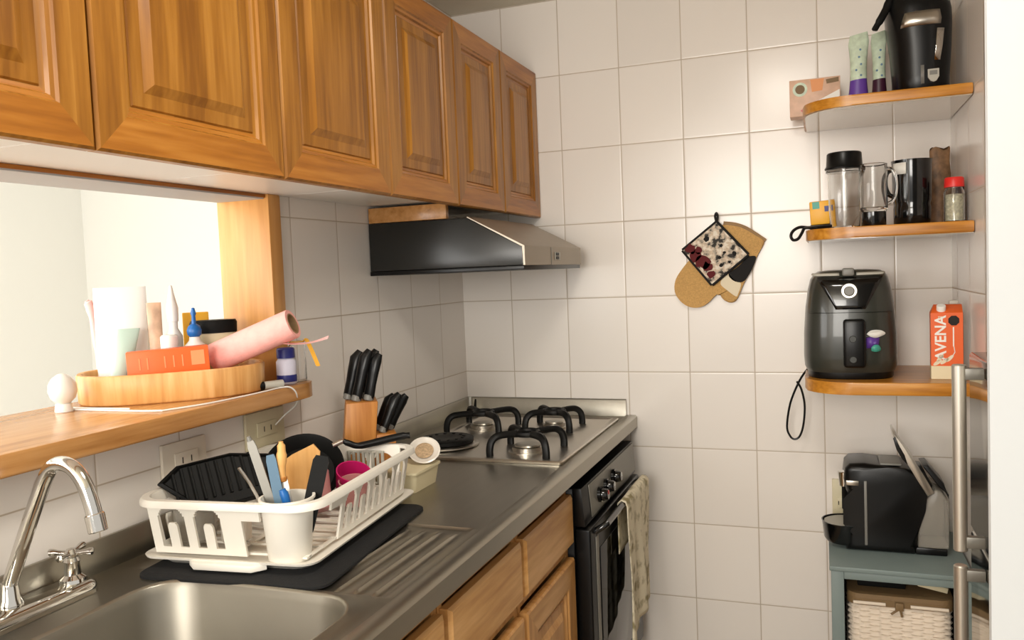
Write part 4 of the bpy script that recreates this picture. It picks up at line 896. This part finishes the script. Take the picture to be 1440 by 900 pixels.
bm = NB(); box(bm, -.020, -.008, -d2-.001, -d2-.0002, .1615, .1632); box(bm, -.020, -.012, -d2-.001, -d2-.0002, .1585, .1600); obj('small_print', bm, 'cloth_c', bd)
bm = NB(); pts_ = [(.016+.0135*cos(q*pi/4+pi/8), .152+.0135*sin(q*pi/4+pi/8)) for q in range(8)]; prism(bm, pts_, 'y', -d2-.0012, -d2-.0002); obj('octagon_seal', bm, 'inside', bd)
bm = NB(); box(bm, .0135, .0165, -d2-.001, -d2-.0002, .085, .135); tube(bm, [(.0155, -d2-.0005, .086), (.018, -d2-.0005, .07), (.008, -d2-.0005, .052)], .0012, 6); obj('printed_glass', bm, 'label_w', bd)
bm = NB()
for (x0, z0, a) in ((-.022, .043, .6), (-.006, .047, .7), (.006, .054, .8), (-.016, .055, .9)):
    k = len(bm.verts); lathe(bm, [(0, -.0004), (1, -.0004), (1, .0004), (0, .0004)], n=16); xf(bm, Matrix.Translation((x0, -d2-.0006, z0)) @ Matrix.Rotation(-a, 4, 'Y') @ Matrix.Rotation(pi/2, 4, 'X') @ Matrix.Diagonal((.012, .0045, 1, 1)), k)
obj('printed_oats', bm, 'cloth_c', bd)

# middle shelf: shaker, clear cup, black cup, bag, spice jar ...
sh = thing('shaker_cup', 'clear blender cup with black screw lid on the middle shelf', 'cup', (1.261, -.27, Z2))
bm = NB(); lathe(bm, [(0, 0), (.036, 0), (.038, .003), (.041, .05), (.044, .158), (.0415, .158), (.0385, .05), (.035, .006), (0, .005)], (1.261, -.27, Z2), 36); obj('jar', bm, 'clear', sh, True)
bm = NB(); lathe(bm, [(0, .158), (.049, .158), (.050, .162), (.046, .168), (.044, .200), (.041, .203), (0, .203)], (1.261, -.27, Z2+.0005), 36); obj('lid', bm, 'black', sh, True)
bm = NB(); lathe(bm, [(.0455, .0), (.0475, .002), (.0475, .004), (.0455, .006)], (1.261, -.27, Z2+.150), 36); obj('ring', bm, 'clear', sh, True)
mg = thing('clear_mug', 'clear plastic mug with handle between blender cup and black cup', 'mug', (1.335, -.29, Z2))
bm = NB(); lathe(bm, [(0, 0), (.029, 0), (.030, .002), (.030, .036), (0, .036)], (1.328, -.343, Z2), 32); obj('base', bm, 'black_g', mg, True)
bm = NB(); lathe(bm, [(0, .0363), (.031, .0363), (.034, .045), (.0345, .150), (.034, .158), (.030, .160), (.030, .158), (.032, .148), (.0315, .048), (0, .042)], (1.328, -.343, Z2), 36); obj('cup', bm, 'clear', mg, True)
bm = NB(); tube(bm, [(1.361, -.345, Z2+.145), (1.373, -.345, Z2+.142), (1.381, -.345, Z2+.118), (1.381, -.345, Z2+.085), (1.373, -.345, Z2+.062), (1.361, -.345, Z2+.056)], .0045, 10, 4); obj('handle', bm, 'clear', mg, True)
bk = thing('black_mug', 'large black cylindrical cup in the middle of the middle shelf', 'mug', (1.428, -.24, Z2))
bm = NB(); lathe(bm, [(0, 0), (.042, 0), (.045, .004), (.046, .045), (.044, .055), (.047, .066), (.049, .16), (.0505, .172), (.048, .172), (.046, .16), (.043, .008), (0, .006)], (1.428, -.24, Z2), 44); obj('body', bm, 'black_g', bk, True)
bm = NB(); tube(bm, [(1.381, -.255, Z2+.150), (1.366, -.258, Z2+.140), (1.362, -.26, Z2+.11), (1.370, -.258, Z2+.085), (1.383, -.252, Z2+.078)], .006, 10, 4); obj('handle', bm, 'black_g', bk, True)
bm = NB(); 
for q in range(8):
    pass
rs = []
for zz in (.138, .168):
    rs.append([(1.428+.0512*cos(a), -.24+.0512*sin(a), Z2+zz-.004) for a in [radians(205+q*5) for q in range(10)]])
rings(bm, rs, closed=False); o = obj('label', bm, 'label_w', bk, True); md = o.modifiers.new('s', 'SOLIDIFY'); md.thickness = .0006  # whitish reflection near the rim, laid on as a white patch
bg = NB(); rs = []
for k in range(7):
    u_ = k/6; w_ = .030-.004*u_+.002*sin(k*2.1); t_ = .020*(1-u_)**.7+.002; rs.append([(1.510+w_*cos(q*pi/8)+.004*u_, -.085+t_*sin(q*pi/8), Z2+.215*u_+.006*sin(q*1.3)*u_) for q in range(16)])
rings(bg, rs); o = obj('snack_bag', bg, 'brownpack', ang=60); tag(o, 'brown printed bag in the corner behind the spice jar', 'bag')
sj = thing('spice_jar', 'glass spice jar with red lid at the right end of the middle shelf', 'jar', (1.520, -.30, Z2))
bm = NB(); lathe(bm, [(0, 0), (.022, 0), (.0245, .003), (.0245, .078), (.019, .086), (.019, .089), (.0175, .089), (.0175, .085), (.022, .077), (.022, .004), (0, .003)], (1.520, -.30, Z2), 32); obj('jar', bm, 'glass', sj, True)
bm = NB(); lathe(bm, [(0, .0), (.0212, .0), (.0212, .066), (0, .069)], (1.520, -.30, Z2+.0042), 28); obj('herbs', bm, 'herbs', sj, True)
bm = NB(); lathe(bm, [(0, .0), (.0232, 0), (.0235, .002), (.0225, .022), (.020, .025), (0, .026)], (1.520, -.30, Z2+.0893), 32); obj('lid', bm, 'red', sj, True)
bm = NB(); lathe(bm, [(0, 0), (.009, 0), (.010, .002), (.010, .098), (.006, .106), (0, .107)], (1.540, -.250, Z2), 18); o = obj('slim_bottle', bm, 'plum'); tag(o, 'slim dark bottle beside the wall right of the red lid jar', 'bottle')
jb = thing('yellow_pack', 'small yellow package with blue marks behind the blender cup', 'package', (1.205, -.14, Z2+.0))
bm = NB(); box(bm, -.032, .032, -.016, .016, 0, .068, .004); xf(bm, Matrix.Translation((1.204, -.120, Z2+.020)) @ Matrix.Rotation(radians(-3), 4, 'Y')); 
obj('pack', bm, 'yellow', jb, True)
bm = NB(); box(bm, -.024, -.005, -.0168, -.0162, .046, .066); xf(bm, Matrix.Translation((1.204, -.120, Z2+.020)) @ Matrix.Rotation(radians(-3), 4, 'Y')); obj('printed_mark', bm, 'teal', jb, True)
bm = NB(); box(bm, .008, .022, -.0168, -.0162, .036, .052); xf(bm, Matrix.Translation((1.204, -.120, Z2+.020)) @ Matrix.Rotation(radians(-3), 4, 'Y')); obj('printed_mark', bm, 'navy', jb, True)
bm = NB(); box(bm, 1.170, 1.238, -.15, -.09, Z2, Z2+.019, .003); o = obj('dark_box', bm, 'black_m'); tag(o, 'low dark box under the yellow package on the middle shelf', 'box')
bm = NB(); tube(bm, [(1.226, -.335, Z2+.006), (1.195, -.32, Z2+.006), (1.166, -.28, Z2+.008), (1.145, -.27, Z2+.010), (1.128, -.27, 1.478), (1.121, -.27, 1.464), (1.127, -.27, 1.452), (1.140, -.27, 1.455), (1.150, -.275, 1.470), (1.158, -.28, Z2+.006), (1.180, -.31, Z2+.005), (1.215, -.325, Z2+.005)], .0042, 8, 5)
o = obj('wrist_strap', bm, 'black'); tag(o, 'black strap looping over the left end of the middle shelf', 'strap')

# top shelf: coffee maker, sachets, tea box
cmk = thing('coffee_maker', 'tall black coffee maker on the topmost corner shelf', 'coffee maker', (1.455, -.2, Z1))
def ce(w, d_, z, cx_=1.455, cy_=-.20, e=2.6, n=48):
    return [(cx_+w/2*math.copysign(abs(cos(2*pi*i/n))**(2/e), cos(2*pi*i/n)), cy_+d_/2*math.copysign(abs(sin(2*pi*i/n))**(2/e), sin(2*pi*i/n)), z) for i in range(n)]
bm = NB(); rings(bm, [ce(.125, .16, Z1), ce(.132, .168, Z1+.004), ce(.137, .17, Z1+.05), ce(.148, .175, Z1+.13), ce(.158, .18, Z1+.19, 1.452), ce(.160, .18, Z1+.225, 1.450), ce(.150, .17, Z1+.262, 1.448), ce(.12, .14, Z1+.285, 1.445), ce(.06, .08, Z1+.297, 1.445)]); obj('body', bm, 'black', cmk, True, ang=60)
def cpatch(rows, mat, nm, lift=.0015, n=10):
    bm = NB(); rs = []
    for z, x0, x1, w, d_ in rows:
        rs.append([(x0+(x1-x0)*i/n, -.20-d_/2*(max(0, 1-min(.99, abs(x0+(x1-x0)*i/n-1.453)/(w/2))**2.6))**(1/2.6)-lift, Z1+z) for i in range(n+1)])
    rings(bm, rs, closed=False); o = obj(nm, bm, mat, cmk, True, ang=80); md = o.modifiers.new('s', 'SOLIDIFY'); md.thickness = .0015
cpatch([(.176, 1.402, 1.496, .157, .179), (.190, 1.405, 1.498, .158, .18), (.212, 1.412, 1.494, .16, .18)], 'steel_l', 'front_band')
cpatch([(.085, 1.480, 1.494, .143, .173), (.12, 1.484, 1.500, .147, .175), (.165, 1.487, 1.505, .154, .178)], 'chrome', 'highlight_strip')  # highlight on the right of the black body, drawn as chrome
cpatch([(.028, 1.448, 1.456, .136, .17), (.075, 1.448, 1.456, .139, .171)], 'grey', 'water_gauge')
sdp = [(1.464, .062), (1.490, .062), (1.490, .042), (1.484, .032), (1.477, .029), (1.470, .032), (1.464, .042)]
bm = NB(); prism(bm, [(x_, Z1+z) for x_, z in sdp], 'y', -.2905, -.284); bdg = obj('badge', bm, 'ltgrey', cmk, True)
bm = NB(); prism(bm, [(1.468, Z1+.058), (1.486, Z1+.058), (1.486, Z1+.047), (1.468, Z1+.047)], 'y', -.2912, -.2906); obj('badge_print', bm, 'grey', bdg, True)
bm = NB(); tube(bm, [(1.405, -.24, Z1+.278), (1.385, -.25, Z1+.262), (1.362, -.258, Z1+.220), (1.344, -.262, Z1+.190), (1.341, -.262, Z1+.183)], [.010, .009, .0075, .006, .004], 12, 5, flat=1.4); obj('lever', bm, 'black', cmk, True)
def sachet(name, label, x_, y_, w_, h_, foot, tilt):
    u = thing(name, label, 'pouch', (x_, y_, Z1)); bm = NB(); rs = []
    for k in range(9):
        q = k/8; ww = w_*(1-.30*sin(q*pi))*(1 if q < .95 else .75); th = .016*(1-q)**.5+.0015; rs.append([(x_+tilt*q+ww/2*cos(a*pi/8), y_+th*sin(a*pi/8), Z1+h_*q+.004*q*cos(a*pi/8)) for a in range(16)])
    rings(bm, rs[3:]); obj('body', bm, 'green_p', u, True, ang=60)
    bm = NB(); rs2 = [[(p[0], p[1], p[2]) for p in r] for r in rs[:4]]; rings(bm, rs2); obj('foot_print', bm, foot, u, True, ang=60)
    for (dx, dz) in ((.006, .085), (-.006, .10), (.006, .115), (.001, .135), (.004, .155)):
        th = .016*(1-dz/h_)**.5+.0015; bm = NB(); cyl(bm, (x_+tilt*dz/h_+dx, y_-th-.0006, Z1+dz), (x_+tilt*dz/h_+dx, y_, Z1+dz), .003, .003, 10); obj('printed_mark', bm, 'slate', u, True)
    return u
sachet('stand_pouch', 'pale green pouch with purple foot on the top shelf', 1.302, -.185, .060, .200, 'purple', .004)
sachet('stand_pouch', 'pale green pouch with dark plum foot close beside the coffee maker', 1.358, -.150, .046, .206, 'plum', .0)
tx = thing('tea_box', 'pinkish tea box jutting past the left end of the top shelf', 'box', (1.19, -.10, Z1))
bm = NB(); box(bm, 1.121, 1.258, -.135, -.075, Z1, Z1+.104, .0012); obj('carton', bm, 'teabox', tx, True)
bm = NB(); cyl(bm, (1.150, -.1352, Z1+.076), (1.150, -.1358, Z1+.076), .020, .020, 24); obj('printed_emblem', bm, 'green_p', tx, True)
bm = NB(); cyl(bm, (1.150, -.1359, Z1+.076), (1.150, -.1363, Z1+.076), .013, .013, 24); obj('printed_emblem', bm, 'leather', tx, True)
bm = NB(); prism(bm, [(1.178, Z1+.101), (1.215, Z1+.101), (1.210, Z1+.068), (1.182, Z1+.066)], 'y', -.1358, -.1352); obj('printed_fruit', bm, pmat('apricot print', rgb(226, 150, 90), .5), tx, True)
bm = NB(); prism(bm, [(1.150, Z1+.016), (1.170, Z1+.028), (1.256, Z1+.046), (1.256, Z1+.012), (1.165, Z1+.002)], 'y', -.1358, -.1352); obj('printed_band', bm, pmat('rose print', rgb(206, 110, 110), .5), tx, True)
bm = NB(); prism(bm, [(1.185, Z1+.034), (1.256, Z1+.066), (1.256, Z1+.046), (1.185, Z1+.030)], 'y', -.1362, -.1356); obj('printed_stripe', bm, 'label_w', tx, True)
bm = NB(); prism(bm, [(1.220, Z1+.097), (1.254, Z1+.101), (1.254, Z1+.088), (1.222, Z1+.085)], 'y', -.1358, -.1352); obj('printed_title', bm, 'leather', tx, True)

# ------------------------------------------------------------------ grey cabinet, basket and pod machine
ZG = .577
gc = thing('side_cabinet', 'blue-grey open cabinet in the right corner under the pod coffee machine', 'cabinet', (1.37, -.2, 0))
GX0, GX1, GY0 = 1.204, 1.548, -.38
bm = NB(); box(bm, GX0, GX1, GY0, -.004, ZG-.013, ZG, .002); obj('top', bm, 'grey_c', gc, True)
bm = NB(); box(bm, GX0+.006, GX0+.022, GY0+.02, -.006, .0, ZG-.0135); box(bm, GX1-.020, GX1-.004, GY0+.02, -.006, 0, ZG-.0135); box(bm, GX0+.022, GX1-.02, -.016, -.006, .0, ZG-.0135); box(bm, GX0+.022, GX1-.020, GY0+.02, -.016, .03, .045); obj('carcass', bm, 'inside', gc, True)
bm = NB(); zt = ZG-.0138
box(bm, GX0+.004, GX0+.036, GY0+.004, GY0+.0195, 0, zt, .0015); box(bm, GX1-.036, GX1-.004, GY0+.004, GY0+.0195, 0, zt, .0015); box(bm, GX0+.0362, GX1-.0362, GY0+.004, GY0+.0195, zt-.020, zt, .0015); box(bm, GX0+.0362, GX1-.0362, GY0+.004, GY0+.0195, 0, .045, .0015)
obj('front_frame', bm, 'grey_c', gc, True)
bk2 = thing('wicker_basket', 'white wicker basket with brown rim inside the blue-grey cabinet', 'basket', (1.376, -.2, .046))
bx0, bx1, by0, by1, bz0, bz1 = 1.252, 1.500, -.352, -.06, .046, .500
bm = NB(); rr_ = []
nx, nz = 64, 44
def weave(u, z):
    return .0022*sin(u*pi*1.0)*(1 if int(z) % 2 == 0 else -1)
# woven walls as displaced grid around a rounded rectangle
per = rrect(bx1-bx0, by1-by0, .03, 10, (bx0+bx1)/2, (by0+by1)/2)
PP = []
for a, b in zip(per, per[1:]+per[:1]):
    L_ = math.hypot(b[0]-a[0], b[1]-a[1]); n_ = max(1, int(L_/.0045))
    for i in range(n_): PP.append((a[0]+(b[0]-a[0])*i/n_, a[1]+(b[1]-a[1])*i/n_))
cxb, cyb = (bx0+bx1)/2, (by0+by1)/2; NR = 112
acc = 0; sarr = []
for i, p in enumerate(PP):
    q = PP[i-1]; acc += math.hypot(p[0]-q[0], p[1]-q[1]); sarr.append(acc)
rs = []
for j in range(NR+1):
    z = bz0+(.470-bz0)*j/NR; row = j//2; ring = []
    for i, p in enumerate(PP):
        ph_ = sarr[i]/.0255*pi; amp = .0024*sin(ph_+(pi if row % 2 else 0)); cr = .0014 if j % 2 == 0 else -.0018
        d_ = amp+cr; l_ = math.hypot(p[0]-cxb, p[1]-cyb); 
        nxv = (1 if p[0] > cxb else -1)*(1 if abs(abs(p[0]-cxb)-(bx1-bx0)/2) < .012 else 0); nyv = (1 if p[1] > cyb else -1)*(1 if abs(abs(p[1]-cyb)-(by1-by0)/2) < .012 else 0)
        ring.append((p[0]+nxv*d_, p[1]+nyv*d_, z))
    rs.append(ring)
rings(bm, rs, True, False); obj('woven_wall', bm, 'wicker', bk2, True, ang=70)
bm = NB(); pr_ = rrect(bx1-bx0+.010, by1-by0+.010, .032, 8, cxb, cyb); pi_ = rrect(bx1-bx0-.012, by1-by0-.012, .028, 8, cxb, cyb)
rings(bm, [[(x_, y_, .4705) for x_, y_ in pr_], [(x_, y_, .488) for x_, y_ in pr_], [(x_, y_, .488) for x_, y_ in pi_], [(x_, y_, .4705) for x_, y_ in pi_]], False, False); obj('rim', bm, 'leather', bk2, True)
for xa, xb in ((bx0+.01, cxb-.035), (cxb+.025, bx1-.01)):
    bm = NB(); tube(bm, [(xa, by0-.0085, .478), (xb, by0-.0085, .478)], .0045, 10); obj('rolled_edge', bm, 'wicker', bk2, True)
bm = NB(); rings(bm, [[(x_, y_, .4883) for x_, y_ in pr_], [(x_*.99+cxb*.01, y_*.99+cyb*.01, .500) for x_, y_ in pr_]]); obj('lid', bm, 'leather', bk2, True)
bm = NB(); box(bm, cxb-.012, cxb+.008, by0-.016, by0-.0055, .466, .487, .002); tube(bm, [(cxb-.003, by0-.011, .47), (cxb-.022, by0-.012, .455)], .003, 8); tube(bm, [(cxb-.0, by0-.011, .47), (cxb+.004, by0-.012, .450)], .003, 8); obj('clasp', bm, 'leather', bk2, True)
bm = NB(); box(bm, -.036, .036, -.02, .02, 0, .014, .001); xf(bm, Matrix.Translation((1.458, -.29, .5185)) @ Matrix.Rotation(radians(11), 4, 'Y')); o = obj('snack_packet', bm, 'cream'); 
xf2 = None; o.data.transform(Matrix.Translation((0, 0, -.0085))); tag(o, 'small cream packet lying on the basket lid', 'packet')
bm = NB(); box(bm, 1.275, 1.395, -.30, -.12, .5005, .5325, .003); o = obj('dark_case', bm, 'black_m'); tag(o, 'dark flat case on the basket lid inside the cabinet', 'case')

pm = thing('pod_coffee_machine', 'black pod coffee machine with clear water tank on the blue-grey cabinet', 'coffee machine', (1.37, -.15, ZG))
ZP = ZG+.0005; py0, py1 = -.245, -.085
bm = NB(); lathe(bm, [(0, 0), (.052, 0), (.058, .01), (.062, .052), (.064, .058), (.061, .058), (.058, .050), (0, .047)], (1.249, -.185, ZP+.012), 40, 1, 1.0); dt = obj('drip_tray', bm, 'black_g', pm, True)
bm = NB(); lathe(bm, [(0, 0), (.056, 0), (.056, .003), (0, .003)], (1.249, -.185, ZP+.0642), 36, 1, 1.0); obj('drip_grid', bm, 'ltgrey', dt, True)
body = [(1.250, ZP), (1.425, ZP), (1.432, ZP+.02), (1.432, ZP+.13), (1.455, ZP+.165), (1.47, ZP+.19), (1.452, ZP+.228), (1.40, ZP+.238), (1.36, ZP+.240), (1.30, ZP+.248), (1.262, ZP+.245), (1.250, ZP+.232), (1.246, ZP+.20), (1.252, ZP+.17), (1.262, ZP+.15), (1.262, ZP+.07), (1.250, ZP+.05)]
bm = NB(); prism(bm, body, 'y', py0, py1, .019, 5); obj('body', bm, 'black', pm, True, ang=50)
bm = NB(); box(bm, 1.426, 1.505, py0+.01, py1-.01, ZP, ZP+.020, .004); obj('tank_base', bm, 'black', pm, True)
tk = [(1.4335, ZP+.0205), (1.508, ZP+.0205), (1.510, ZP+.150), (1.490, ZP+.178), (1.475, ZP+.185), (1.450, ZP+.150), (1.4335, ZP+.125)]
bm = NB(); prism(bm, tk, 'y', py0+.006, py1-.006, .006, 3); obj('water_tank', bm, 'smoke', pm, True, ang=50)
bm = NB(); prism(bm, [(1.447, ZP+.242), (1.462, ZP+.244), (1.500, ZP+.196), (1.508, ZP+.160), (1.512, ZP+.152), (1.5115, ZP+.166), (1.49, ZP+.182)], 'y', py0+.03, py1-.03, .003); obj('tank_lid', bm, 'black', pm, True)
lv = [(1.374, .335), (1.378, .338), (1.386, .322), (1.402, .296), (1.428, .258), (1.452, .215), (1.472, .178), (1.455, .168), (1.432, .210), (1.410, .250), (1.390, .285), (1.378, .312)]
bm = NB(); prism(bm, [(x_, ZP+z) for x_, z in lv], 'y', py0-.012, py0+.0, .003); prism(bm, [(x_, ZP+z) for x_, z in lv[:5]+lv[9:]], 'y', py0+.001, py1-.03, .003); le = obj('lever', bm, 'steel_l', pm, True, ang=50)
bm = NB(); prism(bm, [(1.3775, ZP+.330), (1.384, ZP+.310), (1.400, ZP+.280), (1.408, ZP+.252), (1.394, ZP+.268), (1.380, ZP+.295), (1.372, ZP+.325)], 'y', py0-.014, py0-.0125, .0005); obj('grip', bm, 'black', le, True)
bm = NB(); box(bm, 1.340, 1.395, py0+.02, py1-.03, ZP+.2415, ZP+.248, .003); obj('button_panel', bm, 'grey', pm, True)
bm = NB(); box(bm, 1.252, 1.285, py0-.002, py0+.004, ZP+.186, ZP+.200, .0018); obj('badge', bm, 'steel_l', pm, True)
bm = NB(); box(bm, 1.298, 1.305, py0-.0015, py0+.001, ZP+.02, ZP+.20, .0007); obj('trim_line', bm, 'grey', pm, True)
bm = NB(); cyl(bm, (1.247, -.20, ZP+.172), (1.247, -.20, ZP+.215), .012, .016, 20, .002); obj('spout', bm, 'chrome', pm, True)

# ------------------------------------------------------------------ fridge
fr = thing('fridge', 'polished steel fridge at the right edge with two bar handles', 'fridge', (1.8, -1.1, 0))
FX, fy0, fy1, FT, FS = 1.480, -1.42, -.775, 1.192, .822
bm = NB(); box(bm, FX+.045, 2.12, fy0+.005, fy1-.004, .03, FT-.006, .004); obj('cabinet', bm, 'grey', fr, True)
for nm, a, b in (('freezer_door', FS+.003, FT), ('fridge_door', .06, FS-.003)):
    bm = NB(); box(bm, FX, FX+.043, fy0, fy1, a, b, .006, 3); dd = obj(nm, bm, 'fridge', fr, True)
    hx, hy = FX-.042, -.945
    if nm == 'freezer_door': z0, z1 = FS+.006, FT-.006
    else: z0, z1 = .30, FS-.022
    bm = NB(); cyl(bm, (hx, hy, z0), (hx, hy, z1), .0125, .0125, 20, .002); hb = obj('handle', bm, 'bar', dd, True)
    for zz in (z0+.018, z1-.018):
        bm = NB(); box(bm, hx+.008, FX-.0005, hy-.008, hy+.008, zz-.011, zz+.011, .002); obj('handle_mount', bm, 'dull', hb, True)
bm = NB(); box(bm, FX+.06, 2.1, fy0+.02, fy1-.02, 0, .0295); obj('plinth', bm, 'black', fr, True)
